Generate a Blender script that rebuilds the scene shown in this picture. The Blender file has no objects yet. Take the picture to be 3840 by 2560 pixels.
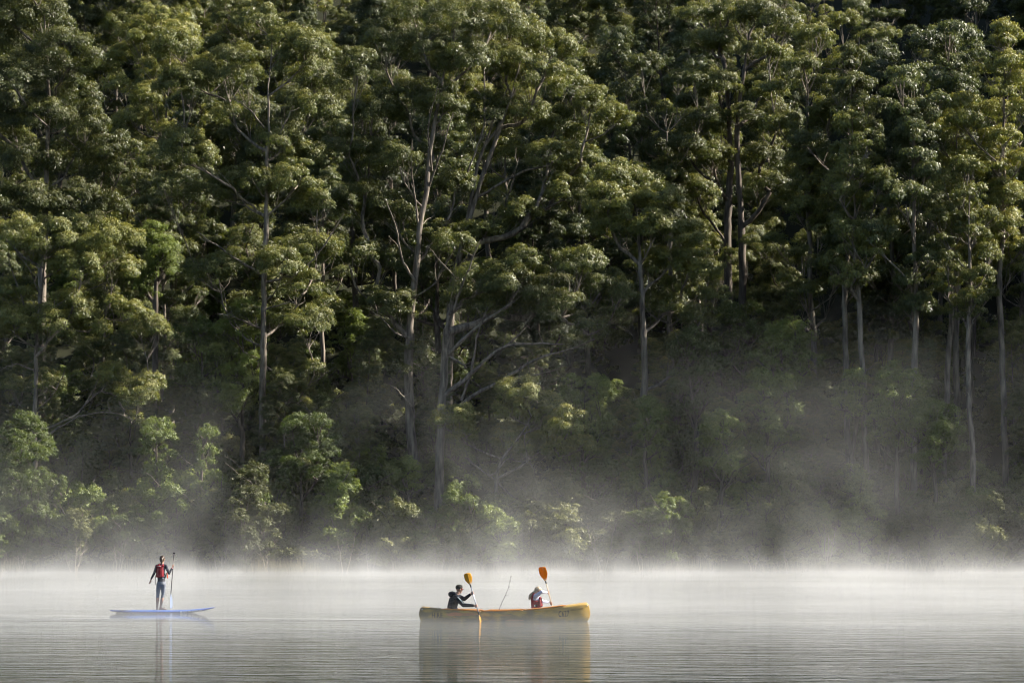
import bpy, bmesh, math, random
import numpy as np
from mathutils import Vector, Matrix
R = math.radians
sc = bpy.context.scene
col = sc.collection

# ------------------------------------------------------------------ camera
F = 10667.0                      # focal length in pixels of the 3840 px wide photograph (100 mm lens)
HORIZON = 2057.0
CAM_H = 2.1
PITCH = math.atan((HORIZON - 1280.0) / F)
cam = bpy.data.objects.new("camera", bpy.data.cameras.new("camera"))
col.objects.link(cam)
cam.location = (0, 0, CAM_H)
cam.rotation_euler = (R(90) + PITCH, 0, 0)
cam.data.sensor_width = 36
cam.data.lens = 36 * F / 3840
cam.data.clip_end = 5000
sc.camera = cam

def at(px, py, Y):
    """Point at depth Y (metres along the view) that the photograph shows at pixel px, py."""
    u = (px - 1920.0) / F; v = (1280.0 - py) / F
    y = math.cos(PITCH) - v * math.sin(PITCH); z = math.sin(PITCH) + v * math.cos(PITCH)
    return Vector((u * Y / y, Y, CAM_H + z * Y / y))

# ------------------------------------------------------------------ light
SUN_AZ, SUN_EL = R(8), R(36)    # azimuth from +X towards +Y
sd = Vector((math.cos(SUN_EL) * math.cos(SUN_AZ), math.cos(SUN_EL) * math.sin(SUN_AZ), math.sin(SUN_EL)))
world = bpy.data.worlds.new("World"); sc.world = world; world.use_nodes = True
wn = world.node_tree.nodes; wl = world.node_tree.links
sky = wn.new("ShaderNodeTexSky"); sky.sky_type = 'NISHITA'; sky.sun_disc = False
sky.sun_elevation = SUN_EL; sky.sun_rotation = math.atan2(sd.x, sd.y)
wn["Background"].inputs[1].default_value = 0.05
wl.new(sky.outputs[0], wn["Background"].inputs[0])
sun = bpy.data.objects.new("sun", bpy.data.lights.new("sun", 'SUN')); col.objects.link(sun)
sun.data.energy = 5.0; sun.data.angle = R(0.5); sun.data.color = (1.0, 0.92, 0.80)
sun.rotation_euler = sd.to_track_quat('Z', 'Y').to_euler()
sc.view_settings.view_transform = 'Standard'; sc.view_settings.look = 'None'
sc.view_settings.exposure = 1.6; sc.view_settings.gamma = 1; sc.view_settings.use_curve_mapping = False

cy = sc.cycles
cy.use_denoising = True
cy.max_bounces = 6; cy.diffuse_bounces = 2; cy.glossy_bounces = 3; cy.transmission_bounces = 3
cy.volume_bounces = 2; cy.transparent_max_bounces = 8
cy.sample_clamp_indirect = 4.0
cy.caustics_reflective = False; cy.caustics_refractive = False
cy.volume_max_steps = 256
sc.render.filter_size = 1.1; cy.filter_width = 1.1
cy.use_adaptive_sampling = True; cy.adaptive_threshold = 0.04; cy.adaptive_min_samples = 16

# ------------------------------------------------------------------ helpers
def tag(o, label=None, cat=None, group=None, kind=None):
    if label: o["label"] = label
    if cat: o["category"] = cat
    if group: o["group"] = group
    if kind: o["kind"] = kind
    return o

def link(name, data, parent=None, mat=None):
    o = bpy.data.objects.new(name, data); col.objects.link(o)
    if parent is not None: o.parent = parent
    if mat is not None and data is not None:
        data.materials.clear(); data.materials.append(mat)
    return o

def empty(name, loc=(0, 0, 0), rz=0.0):
    o = bpy.data.objects.new(name, None); col.objects.link(o)
    o.location = loc; o.rotation_euler = (0, 0, rz); o.empty_display_size = 0.2
    return o

def mesh_np(name, verts, faces, smooth=False):
    """verts (n,3), faces (m,3) or (m,4) numpy arrays."""
    me = bpy.data.meshes.new(name)
    verts = np.asarray(verts, dtype=np.float32); faces = np.asarray(faces, dtype=np.int32)
    k = faces.shape[1]
    me.vertices.add(len(verts)); me.vertices.foreach_set("co", verts.ravel())
    me.loops.add(faces.size); me.loops.foreach_set("vertex_index", faces.ravel())
    me.polygons.add(len(faces))
    me.polygons.foreach_set("loop_start", np.arange(0, faces.size, k, dtype=np.int32))
    if smooth: me.polygons.foreach_set("use_smooth", np.ones(len(faces), dtype=bool))
    me.update(calc_edges=True)
    return me

def bm_mesh(name, bm, smooth=False):
    me = bpy.data.meshes.new(name); bm.to_mesh(me); bm.free()
    if smooth: me.polygons.foreach_set("use_smooth", np.ones(len(me.polygons), dtype=bool))
    return me

def mat(name):
    m = bpy.data.materials.new(name); m.use_nodes = True
    return m, m.node_tree.nodes, m.node_tree.links, m.node_tree.nodes["Principled BSDF"]

def plain(name, rgb, rough=0.6, spec=0.4, var=0.0, scale=8.0, metal=0.0):
    m, n, l, p = mat(name)
    p.inputs["Base Color"].default_value = (*rgb, 1); p.inputs["Roughness"].default_value = rough
    p.inputs["Specular IOR Level"].default_value = spec; p.inputs["Metallic"].default_value = metal
    if var:
        tc = n.new("ShaderNodeTexCoord"); nz = n.new("ShaderNodeTexNoise"); nz.inputs["Scale"].default_value = scale
        nz.inputs["Detail"].default_value = 4
        mx = n.new("ShaderNodeMix"); mx.data_type = 'RGBA'
        mx.inputs[6].default_value = (*[c * (1 - var) for c in rgb], 1)
        mx.inputs[7].default_value = (*[min(1, c * (1 + var)) for c in rgb], 1)
        l.new(tc.outputs["Object"], nz.inputs["Vector"]); l.new(nz.outputs["Fac"], mx.inputs[0]); l.new(mx.outputs[2], p.inputs["Base Color"])
    return m

def tubes_np(tubes, sides_of=lambda r: 8 if r > 0.12 else (6 if r > 0.05 else 4)):
    """tubes: list of (points (k,3), radii (k,)); one closed-ended skin for each, returned as verts, quads."""
    V = []; Q = []; base = 0
    for P, r in tubes:
        P = np.asarray(P, float); r = np.asarray(r, float); k = len(P)
        s = sides_of(r.max())
        d = np.gradient(P, axis=0); d /= np.linalg.norm(d, axis=1)[:, None] + 1e-9
        ref = np.array([0.3, 1.0, 0.1]) if abs(d[:, 2]).mean() > 0.5 else np.array([0.0, 0.0, 1.0])
        a = np.cross(d, ref); a /= np.linalg.norm(a, axis=1)[:, None] + 1e-9
        b = np.cross(d, a)
        th = np.arange(s) * 2 * np.pi / s
        ring = P[:, None, :] + r[:, None, None] * (np.cos(th)[None, :, None] * a[:, None, :] + np.sin(th)[None, :, None] * b[:, None, :])
        V.append(ring.reshape(-1, 3))
        i = np.arange(k - 1)[:, None] * s + np.arange(s)[None, :]
        j = np.arange(k - 1)[:, None] * s + (np.arange(s)[None, :] + 1) % s
        Q.append(np.stack([i, j, j + s, i + s], -1).reshape(-1, 4) + base)
        base += k * s
    return np.concatenate(V), np.concatenate(Q)

# ------------------------------------------------------------------ ground, water
def shore(x):
    return 262.0 + 2.2 * np.sin(x * 0.045 + 0.6) + 1.1 * np.sin(x * 0.17 + 2.0) + 0.5 * np.sin(x * 0.41) - 0.010 * x

def ground_z(x, y):
    x = np.asarray(x, float); y = np.asarray(y, float)
    t = y - shore(x)
    up = np.where(t < 60, 0.36 * t, 21.6 + 0.52 * (t - 60))
    up = np.where(t > 300, 21.6 + 0.52 * 240 + 0.1 * (t - 300), up)
    lump = (np.sin(x * 0.09 + y * 0.05) + np.sin(x * 0.031 - y * 0.07 + 1.3)) * np.clip(t / 40, 0, 1) * 1.2
    shade_spur = np.clip((x - 60 - 0.11 * (y - 262)) / 60, 0, 1); shade_spur = 74 * shade_spur * shade_spur * (3 - 2 * shade_spur) * np.clip(t / 18, 0, 1)   # unseen rise past the right edge, added to shade the right-hand trees
    near = y - 6.0
    bed = np.maximum(np.maximum(-2.5, 0.35 * t), np.where(near < 0, np.minimum(0.5, -0.25 * near), -0.5 * near))
    return np.where(t > 0, 0.25 * np.clip(t, 0, 1) + up + lump + shade_spur, bed)

xs = np.concatenate([np.linspace(-900, -140, 20), np.linspace(-130, 130, 131), np.linspace(140, 900, 20)])
ys = np.concatenate([np.linspace(-60, 0, 7), np.linspace(3, 250, 40), np.linspace(252, 300, 49), np.linspace(303, 420, 40), np.linspace(430, 1500, 25)])
gx, gy = np.meshgrid(xs, ys)
gv = np.stack([gx, gy, ground_z(gx, gy)], -1).reshape(-1, 3)
nx, ny = len(xs), len(ys)
ii = (np.arange(ny - 1)[:, None] * nx + np.arange(nx - 1)[None, :])
gf = np.stack([ii, ii + 1, ii + nx + 1, ii + nx], -1).reshape(-1, 4)
m_ground, n, l, p = mat("forest_floor")
tc = n.new("ShaderNodeTexCoord"); nz = n.new("ShaderNodeTexNoise"); nz.inputs["Scale"].default_value = 0.6; nz.inputs["Detail"].default_value = 8
rp = n.new("ShaderNodeValToRGB"); rp.color_ramp.elements[0].color = (0.012, 0.014, 0.008, 1); rp.color_ramp.elements[1].color = (0.03, 0.032, 0.016, 1)
l.new(tc.outputs["Object"], nz.inputs["Vector"]); l.new(nz.outputs["Fac"], rp.inputs[0]); l.new(rp.outputs[0], p.inputs["Base Color"])
p.inputs["Roughness"].default_value = 0.95; p.inputs["Specular IOR Level"].default_value = 0.1
ground = tag(link("ground", mesh_np("ground", gv, gf, True), None, m_ground), kind="structure")

m_water, n, l, p = mat("lake_water")
p.inputs["Base Color"].default_value = (0.018, 0.024, 0.02, 1); p.inputs["Roughness"].default_value = 0.03
p.inputs["IOR"].default_value = 1.333; p.inputs["Specular IOR Level"].default_value = 0.5
tc = n.new("ShaderNodeTexCoord")
def wave(scale, sx, sy, detail, dist=0.0):
    mp = n.new("ShaderNodeMapping"); mp.inputs["Scale"].default_value = (sx, sy, 1); mp.inputs["Rotation"].default_value = (0, 0, R(3))
    nz = n.new("ShaderNodeTexNoise"); nz.inputs["Scale"].default_value = scale; nz.inputs["Detail"].default_value = detail
    nz.inputs["Roughness"].default_value = 0.55; nz.inputs["Distortion"].default_value = dist
    l.new(tc.outputs["Object"], mp.inputs["Vector"]); l.new(mp.outputs[0], nz.inputs["Vector"])
    return nz.outputs["Fac"]
def math_n(op, a, b=None, c=None):
    q = n.new("ShaderNodeMath"); q.operation = op
    for i, v in enumerate((a, b, c)):
        if v is None: continue
        if isinstance(v, (int, float)): q.inputs[i].default_value = v
        else: l.new(v, q.inputs[i])
    return q.outputs[0]
sepw = n.new("ShaderNodeSeparateXYZ"); l.new(tc.outputs["Object"], sepw.inputs[0])
# long low ripples, finer ripples, patches where a breath of wind roughens the lake, and the canoe's wake
swell = wave(1.7, 0.32, 1.0, 2)
fine = wave(5.2, 0.4, 1.0, 3)
patch = wave(0.05, 0.35, 1.0, 2)
patchr = n.new("ShaderNodeMapRange"); l.new(patch, patchr.inputs[0]); patchr.inputs[1].default_value = 0.38; patchr.inputs[2].default_value = 0.62
patchr.inputs[3].default_value = 0.35; patchr.inputs[4].default_value = 1.25
chop = wave(1.7, 0.22, 1.0, 2)
WAKE_X, WAKE_Y, WAKE_S = -2.6, 84.3, -0.34      # where the stern is, and how the wake falls back behind it
back = math_n('SUBTRACT', WAKE_X, sepw.outputs[0])
wy = math_n('SUBTRACT', sepw.outputs[1], math_n('ADD', WAKE_Y, math_n('MULTIPLY', back, 0.2)))
wwid = math_n('ADD', 0.6, math_n('MULTIPLY', math_n('MAXIMUM', back, 0.0), 0.33))
wm = math_n('MULTIPLY', math_n('SUBTRACT', 1.0, math_n('MINIMUM', math_n('POWER', math_n('DIVIDE', math_n('ABSOLUTE', wy), wwid), 2.0), 1.0)), math_n('GREATER_THAN', back, 0.0))
h = math_n('MULTIPLY', math_n('ADD', math_n('MULTIPLY', swell, 0.075), math_n('MULTIPLY', fine, 0.026)), patchr.outputs[0])
h = math_n('ADD', h, math_n('MULTIPLY', math_n('MULTIPLY', chop, 0.13), wm))
bp = n.new("ShaderNodeBump"); bp.inputs["Strength"].default_value = 1.0; bp.inputs["Distance"].default_value = 1.0
l.new(h, bp.inputs["Height"]); l.new(bp.outputs[0], p.inputs["Normal"])
wb = [(-900, -20), (900, -20), (900, 290), (-900, 290)]
water = tag(link("lake_water", mesh_np("lake_water", [(x, y, 0) for x, y in wb], [(0, 1, 2, 3)]), None, m_water), kind="structure")
# ------------------------------------------------------------------ foliage and bark
def leaf_material(name, dark, light, young, rough, trans, gloss=0.5, through=(2.1, 2.1, 1.05)):
    m, n, l, p = mat(name)
    at_ = n.new("ShaderNodeAttribute"); at_.attribute_name = "tone"
    sp = n.new("ShaderNodeSeparateColor"); l.new(at_.outputs["Color"], sp.inputs[0])
    oi = n.new("ShaderNodeObjectInfo")
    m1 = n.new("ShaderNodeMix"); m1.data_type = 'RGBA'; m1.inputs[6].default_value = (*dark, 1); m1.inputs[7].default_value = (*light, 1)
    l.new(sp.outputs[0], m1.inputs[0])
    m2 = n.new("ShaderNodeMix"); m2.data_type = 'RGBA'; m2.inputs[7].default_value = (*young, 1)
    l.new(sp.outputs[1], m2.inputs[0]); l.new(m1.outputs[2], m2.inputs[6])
    hs = n.new("ShaderNodeHueSaturation")
    mr = n.new("ShaderNodeMapRange"); mr.inputs[3].default_value = 0.51; mr.inputs[4].default_value = 0.487; l.new(oi.outputs["Random"], mr.inputs[0]); l.new(mr.outputs[0], hs.inputs["Hue"])
    mv = n.new("ShaderNodeMapRange"); mv.inputs[3].default_value = 0.52; mv.inputs[4].default_value = 1.3; l.new(oi.outputs["Random"], mv.inputs[0]); l.new(mv.outputs[0], hs.inputs["Value"])
    l.new(m2.outputs[2], hs.inputs["Color"]); l.new(hs.outputs[0], p.inputs["Base Color"])
    p.inputs["Roughness"].default_value = rough; p.inputs["Specular IOR Level"].default_value = gloss
    tr = n.new("ShaderNodeBsdfTranslucent"); tm = n.new("ShaderNodeMix"); tm.data_type = 'RGBA'; tm.blend_type = 'MULTIPLY'; tm.inputs[0].default_value = 1.0; tm.clamp_result = True
    l.new(hs.outputs[0], tm.inputs[6]); tm.inputs[7].default_value = (*through, 1); l.new(tm.outputs[2], tr.inputs[0])
    mx = n.new("ShaderNodeMixShader"); mx.inputs[0].default_value = trans
    l.new(p.outputs[0], mx.inputs[1]); l.new(tr.outputs[0], mx.inputs[2]); l.new(mx.outputs[0], n["Material Output"].inputs[0])
    return m

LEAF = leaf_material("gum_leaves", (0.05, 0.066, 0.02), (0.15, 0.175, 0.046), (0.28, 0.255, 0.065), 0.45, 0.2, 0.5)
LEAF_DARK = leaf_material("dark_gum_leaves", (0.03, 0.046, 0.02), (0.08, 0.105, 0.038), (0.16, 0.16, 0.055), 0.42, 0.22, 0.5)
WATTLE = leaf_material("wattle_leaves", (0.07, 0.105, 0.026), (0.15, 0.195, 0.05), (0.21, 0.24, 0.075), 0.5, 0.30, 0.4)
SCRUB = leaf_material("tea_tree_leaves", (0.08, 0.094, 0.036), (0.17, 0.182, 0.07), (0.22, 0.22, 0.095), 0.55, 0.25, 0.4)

def bark_material(name, a, b):
    m, n, l, p = mat(name)
    tc = n.new("ShaderNodeTexCoord"); mp = n.new("ShaderNodeMapping"); mp.inputs["Scale"].default_value = (2.2, 2.2, 0.35)
    nz = n.new("ShaderNodeTexNoise"); nz.inputs["Scale"].default_value = 1.6; nz.inputs["Detail"].default_value = 6
    rp = n.new("ShaderNodeValToRGB"); rp.color_ramp.elements[0].position = 0.35; rp.color_ramp.elements[1].position = 0.65
    rp.color_ramp.elements[0].color = (*a, 1); rp.color_ramp.elements[1].color = (*b, 1)
    l.new(tc.outputs["Object"], mp.inputs[0]); l.new(mp.outputs[0], nz.inputs["Vector"]); l.new(nz.outputs["Fac"], rp.inputs[0]); l.new(rp.outputs[0], p.inputs["Base Color"])
    bp = n.new("ShaderNodeBump"); bp.inputs["Distance"].default_value = 0.05; bp.inputs["Strength"].default_value = 0.6
    l.new(nz.outputs["Fac"], bp.inputs["Height"]); l.new(bp.outputs[0], p.inputs["Normal"])
    p.inputs["Roughness"].default_value = 0.75; p.inputs["Specular IOR Level"].default_value = 0.25
    return m
BARK = bark_material("gum_bark", (0.075, 0.063, 0.054), (0.27, 0.23, 0.185))
BARK_DARK = bark_material("rough_bark", (0.05, 0.04, 0.034), (0.14, 0.115, 0.092))

def unit(v): return v / (np.linalg.norm(v, axis=-1, keepdims=True) + 1e-9)

def leaves_for(rng, clumps, per_m2, L, W, droop=0.8, sub=23, flat=0.85):
    """Leaf triangles for clumps (x, y, z, r): every clump is a broken dome of smaller tufts with hanging leaves."""
    C = []; T = []; E = []
    for (cx, cy_, cz, r) in clumps:
        k = max(4, int(sub * (0.7 + 0.6 * rng.random())))
        d = unit(rng.normal(size=(k, 3)))
        d[:, 2] = np.abs(d[:, 2]) * 1.1 - 0.55 * rng.random(k)
        d = unit(d)
        cen = np.array([cx, cy_, cz]) + d * np.array([1, 1, flat]) * r * (0.56 + 0.28 * rng.random((k, 1)))
        rr = r * (0.17 + 0.16 * rng.random(k))
        for c, q in zip(cen, rr):
            m = int(per_m2 * q * q * 6.0) + 4
            e = unit(rng.normal(size=(m, 3)))
            e[:, 2] = np.where(e[:, 2] < -0.55, -e[:, 2], e[:, 2])
            rad = q * (0.55 + 0.5 * rng.random((m, 1)) ** 0.6)
            pp = c + e * rad * np.array([1, 1, 0.75])
            stray = rng.random(m) < 0.07
            pp[stray] += rng.normal(size=(stray.sum(), 3)) * q * 0.35
            C.append(pp); E.append(e * 0.75 + unit(c - np.array([cx, cy_, cz - 0.3 * r])) * 0.6)
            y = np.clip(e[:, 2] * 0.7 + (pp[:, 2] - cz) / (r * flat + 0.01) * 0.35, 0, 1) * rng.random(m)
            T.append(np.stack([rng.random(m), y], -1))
    P = np.concatenate(C); T = np.concatenate(T); m = len(P)
    nn = unit(np.concatenate(E) + rng.normal(size=(m, 3)) * 0.55)
    a = rng.normal(size=(m, 3)) * (1 - droop * 0.5) + np.array([0, 0, -1.0]) * droop
    a = unit(a - nn * (a * nn).sum(1, keepdims=True)); w = np.cross(nn, a)
    ln = L * (0.6 + 0.8 * rng.random((m, 1))); wd = W * (0.7 + 0.6 * rng.random((m, 1)))
    V = np.stack([P + a * ln * 0.5, P - a * ln * 0.5 + w * wd * 0.5, P - a * ln * 0.5 - w * wd * 0.5], 1).reshape(-1, 3)
    return V, np.arange(3 * m).reshape(-1, 3), T

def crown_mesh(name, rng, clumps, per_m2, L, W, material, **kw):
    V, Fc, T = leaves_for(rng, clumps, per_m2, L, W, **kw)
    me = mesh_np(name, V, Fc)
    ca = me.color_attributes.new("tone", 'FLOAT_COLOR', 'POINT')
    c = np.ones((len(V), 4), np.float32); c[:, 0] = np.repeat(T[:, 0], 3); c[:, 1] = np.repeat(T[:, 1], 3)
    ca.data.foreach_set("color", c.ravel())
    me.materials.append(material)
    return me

def wood_mesh(name, rng, trunk, r0, clumps, material, twigs=5, rise=0.75, crook=0.13, first=0.25, bare=4, extra=()):
    """trunk: list of points; every clump is reached by a limb that leaves older wood below it."""
    tr = np.asarray(trunk, float)
    seg = np.linalg.norm(np.diff(tr, axis=0), axis=1); s = np.concatenate([[0], np.cumsum(seg)]); n_ = max(6, int(s[-1] / 0.9))
    t = np.linspace(0, s[-1], n_)
    tp = np.stack([np.interp(t, s, tr[:, k]) for k in range(3)], -1)
    for _ in range(2): tp[1:-1] = (tp[:-2] + 2 * tp[1:-1] + tp[2:]) / 4
    wob = np.cumsum(rng.normal(size=(n_, 3)) * 0.05, axis=0); wob[:, 2] = 0; tp += wob - wob[0]
    tubes = [[tp, np.full(n_, 0.0), -1, -1]]      # points, load, parent tube, parent index
    NP = [tp[i] for i in range(n_) if i >= first * n_]; NI = [(0, i) for i in range(n_) if i >= first * n_]
    cl = np.asarray(clumps, float)
    axis = np.stack([np.interp(cl[:, 2], tp[:, 2], tp[:, k]) for k in range(2)], -1)
    order = np.argsort(np.hypot(cl[:, 0] - axis[:, 0], cl[:, 1] - axis[:, 1]) + 0.15 * cl[:, 2])
    for ci in order:
        c = cl[ci]; T = c[:3] - np.array([0, 0, 0.25 * c[3]])
        A = np.asarray(NP); v = T - A; dist = np.linalg.norm(v, axis=1)
        cost = dist * (1 + 1.6 * np.clip(rise - v[:, 2] / (dist + 1e-6), 0, 2)) + 0.4 * (dist < c[3] * 0.5)
        b = int(np.argmin(cost)); N = A[b]; d = dist[b]
        k = max(4, int(d / 0.8))
        u = np.linspace(0, 1, k)[:, None]
        ctrl = N + (T - N) * np.array([0.62, 0.62, 0.38]) + rng.normal(size=3) * d * 0.06
        pts = (1 - u) ** 2 * N + 2 * u * (1 - u) * ctrl + u ** 2 * T
        w = np.cumsum(rng.normal(size=(k, 3)) * crook, axis=0); w -= u * w[-1]; pts = pts + (w - w[0])
        ti = len(tubes); tubes.append([pts, np.full(k, c[3] ** 2 * 0.3), NI[b][0], NI[b][1]])
        for j in range(1, k): NP.append(pts[j]); NI.append((ti, j))
        for q in range(twigs):
            e = unit(rng.normal(size=3)); e[2] = abs(e[2]) * 0.9
            tip = c[:3] + e * c[3] * np.array([0.75, 0.75, 0.5])
            st = pts[max(1, int(k * (0.55 + 0.4 * rng.random())) - 1)]
            mid = (st + tip) / 2 + rng.normal(size=3) * 0.12 * c[3]
            tubes.append([np.array([st, mid, tip]), np.full(3, 0.01), -2, -1])
    for q in range(bare):                          # bare grey sticks among the leaves
        st = NP[int(rng.integers(len(NP)))]; a = rng.random() * 6.28; ln = 1.5 + 2.8 * rng.random()
        u = np.linspace(0, 1, 6)[:, None]
        pts = st + u * ln * np.array([math.cos(a) * 0.8, math.sin(a) * 0.8, 0.25 + 0.7 * rng.random()]) + np.cumsum(rng.normal(size=(6, 3)) * 0.09, axis=0) * (u > 0)
        tubes.append([pts, np.full(6, 0.02), -3, -1])
    for ti in range(len(tubes) - 1, 0, -1):
        P, ld, pt, pi = tubes[ti]
        if pt >= 0: tubes[pt][1][:pi + 1] += ld[0]
    tot = max(tubes[0][1][0], 1e-3)
    out = []
    for ti, (P, ld, pt, pi) in enumerate(tubes):
        if pt == -2: out.append((P, np.array([0.032, 0.024, 0.012]))); continue
        if pt == -3: out.append((P, np.linspace(0.055, 0.016, 6))); continue
        r = r0 * (ld / tot) ** 0.5
        r = np.maximum(r, 0.028)
        if ti == 0:
            f = np.linspace(0, 1, len(P)); r = np.maximum(r, r0 * 0.25 * (1 - f) + 0.03) * (1 - 0.25 * f)
            r = r * (1 + 0.5 * np.exp(-f * len(P) / 1.6))
        else:
            r = r * np.linspace(1, 0.75, len(r))
        out.append((P, r))
    for P, ra in extra:                            # limbs that stand bare and pale in the photograph
        P = np.asarray(P, float); k = len(P); t = np.linspace(0, 1, (k - 1) * 5 + 1)
        q = np.stack([np.interp(t, np.linspace(0, 1, k), P[:, c]) for c in range(3)], -1)
        for _ in range(3): q[1:-1] = (q[:-2] + 2 * q[1:-1] + q[2:]) / 4
        q[1:-1] += rng.normal(size=(len(q) - 2, 3)) * 0.035
        out.append((q, np.linspace(ra, max(0.03, ra * 0.3), len(q))))
        for j in range(3, len(q) - 1, 3):          # side twigs
            a = q[j]; d = unit(np.array([rng.normal() * 0.7, rng.normal() * 0.6, 0.5 + 0.5 * rng.random()])) * (0.7 + 1.3 * rng.random())
            out.append((np.array([a, a + d * 0.5 + rng.normal(size=3) * 0.12, a + d]), np.array([0.045, 0.032, 0.014])))
    V, Q = tubes_np(out)
    me = mesh_np(name, V, Q, True); me.materials.append(material)
    return me

def trunk_line(rng, H, lean=0.03):
    a = rng.random() * 6.28; z = np.linspace(-0.6, H, 7)
    b = rng.normal(size=(7, 2)) * 0.012 * H; b[0] = 0
    return np.stack([np.cos(a) * lean * z + np.cumsum(b[:, 0]) * 0.5, np.sin(a) * lean * z + np.cumsum(b[:, 1]) * 0.5, z], -1)

def gum_clumps(rng, H, base, wid, n_, rmin, rmax, form):
    out = []
    for i in range(n_):
        f = (i + rng.random()) / n_
        z = H * (base + (1 - base) * f)
        prof = {'dome': math.sqrt(max(0.05, 1 - (max(0, f - 0.35) / 0.68) ** 2)) * (0.45 + 0.55 * min(1, f / 0.35)),
                'spire': (1 - f) * 0.75 + 0.3, 'tier': 0.55 + 0.45 * math.sin(f * 9 + H)}[form]
        a = i * 2.4 + rng.random() * 1.2
        q = wid * prof * (0.35 + 0.65 * rng.random() ** 0.6)
        out.append((math.cos(a) * q, math.sin(a) * q, z, 1.22 * (rmin + (rmax - rmin) * rng.random() ** 1.3)))
    return out

rngF = np.random.default_rng(11)
KINDS = []      # (trunk mesh, crown mesh, height, kind)
for i, (H, base, wid, n_, rmin, rmax, form, bark) in enumerate([
    (33, 0.25, 6.0, 34, 1.4, 2.5, 'dome', BARK), (36, 0.30, 5.2, 36, 1.2, 2.2, 'tier', BARK),
    (30, 0.22, 6.4, 34, 1.5, 2.6, 'dome', BARK), (38, 0.38, 4.6, 32, 1.1, 2.0, 'tier', BARK),
    (34, 0.2, 5.5, 38, 1.2, 2.2, 'spire', BARK_DARK), (31, 0.28, 5.8, 32, 1.4, 2.4, 'tier', BARK_DARK),
    (36, 0.45, 4.2, 26, 1.1, 1.9, 'tier', BARK), (40, 0.50, 3.6, 24, 1.1, 1.9, 'tier', BARK), (37, 0.58, 3.4, 20, 1.0, 1.8, 'dome', BARK)]):
    rng = np.random.default_rng(100 + i)
    cl = gum_clumps(rng, H, base, wid, n_, rmin, rmax, form)
    tl = trunk_line(rng, H * 0.93)
    cl = [(c[0] + np.interp(c[2], tl[:, 2], tl[:, 0]), c[1] + np.interp(c[2], tl[:, 2], tl[:, 1]), c[2], c[3]) for c in cl]
    wood = wood_mesh("gum_trunk", rng, tl, 0.34 if bark is BARK_DARK else 0.29, cl, bark, first=0.35)
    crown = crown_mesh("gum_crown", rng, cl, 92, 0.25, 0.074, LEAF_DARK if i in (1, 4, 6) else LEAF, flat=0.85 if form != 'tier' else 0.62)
    KINDS.append((wood, crown, H, form, bark))

def place_tree(name, wood, crown, loc, rz, s, label, group, cat="tree", parts=("trunk", "crown")):
    t = empty(name, loc, rz); t.scale = (s, s, s * 1.0)
    link(parts[0], wood, t); link(parts[1], crown, t)
    return tag(t, label, cat, group)

# -------- trees that can be picked out in the photograph: trunk line and leaf domes by pixel at a depth
def hero(name, label, Y, trunk, clumps, r0, seed, bark=BARK, leaf=LEAF, per=92, depth=3.0, L=0.25, W=0.074, rise=0.75, flat=0.85, twigs=5, droop=0.8, first=0.3, scale_r=1.3, sub=25, bare=6, limbs=()):
    rng = np.random.default_rng(seed)
    base = at(trunk[0][0], trunk[0][1], Y); base.z = float(ground_z(base.x, Y)) - 0.15
    tl = [np.array([0, 0, -0.3])]
    for (px, py) in trunk[1:]:
        q = at(px, py, Y + rng.normal() * 0.3); tl.append(np.array(q - base))
    if tl[1][2] < 1.5: tl.pop(1)
    k = Y / F; cl = []
    for (px, py, pr) in clumps:
        q = np.array(at(px, py, Y + rng.uniform(-depth, depth)) - base)
        cl.append((q[0], q[1], q[2], pr * k * scale_r))
    extra = []
    for (ra, dy, line) in limbs:
        extra.append(([np.array(at(px, py, Y + dy * i / max(1, len(line) - 1)) - base) for i, (px, py) in enumerate(line)], ra))
    wood = wood_mesh("gum_trunk", rng, tl, r0, cl, bark, rise=rise, first=first, twigs=twigs, bare=bare, extra=extra)
    crown = crown_mesh("gum_crown", rng, cl, per, L, W, leaf, flat=flat, droop=droop, sub=sub)
    t = empty(name, base); link("trunk", wood, t); link("crown", crown, t)
    return tag(t, label, "tree")

hero("gum_tree", "pale trunked eucalyptus with hanging sunlit leaf clumps near the shore above the paddleboarder's side", 271,
     [(140, 1760), (139, 1500), (145, 1280), (165, 1060), (195, 860)],
     [(60, 900, 105), (180, 920, 115), (300, 900, 115), (420, 930, 105), (435, 1015, 85), (300, 1005, 85), (170, 1010, 80), (50, 1105, 75), (60, 1230, 90), (40, 1180, 70), (250, 1170, 95), (330, 1230, 80),
      (200, 1230, 70), (540, 1230, 75), (500, 1180, 60), (590, 1240, 45), (410, 1420, 70), (520, 1500, 80), (560, 1440, 55), (450, 1480, 50), (45, 1450, 50), (180, 1440, 60), (500, 1575, 38), (420, 1140, 40)], 0.26, 1, depth=2.5, rise=0.6, limbs=[(0.10, -1.5, [(138, 1390), (60, 1360), (-20, 1395)]), (0.11, -2, [(140, 1660), (210, 1610), (290, 1560), (420, 1540), (500, 1575)]), (0.08, -1.5, [(140, 1540), (200, 1480), (240, 1400)]), (0.09, -1, [(145, 1300), (40, 1000), (30, 950)]), (0.08, -1.5, [(160, 1140), (110, 1000), (60, 950)]), (0.08, -1.5, [(150, 1200), (240, 1120), (400, 1060)])])
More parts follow.
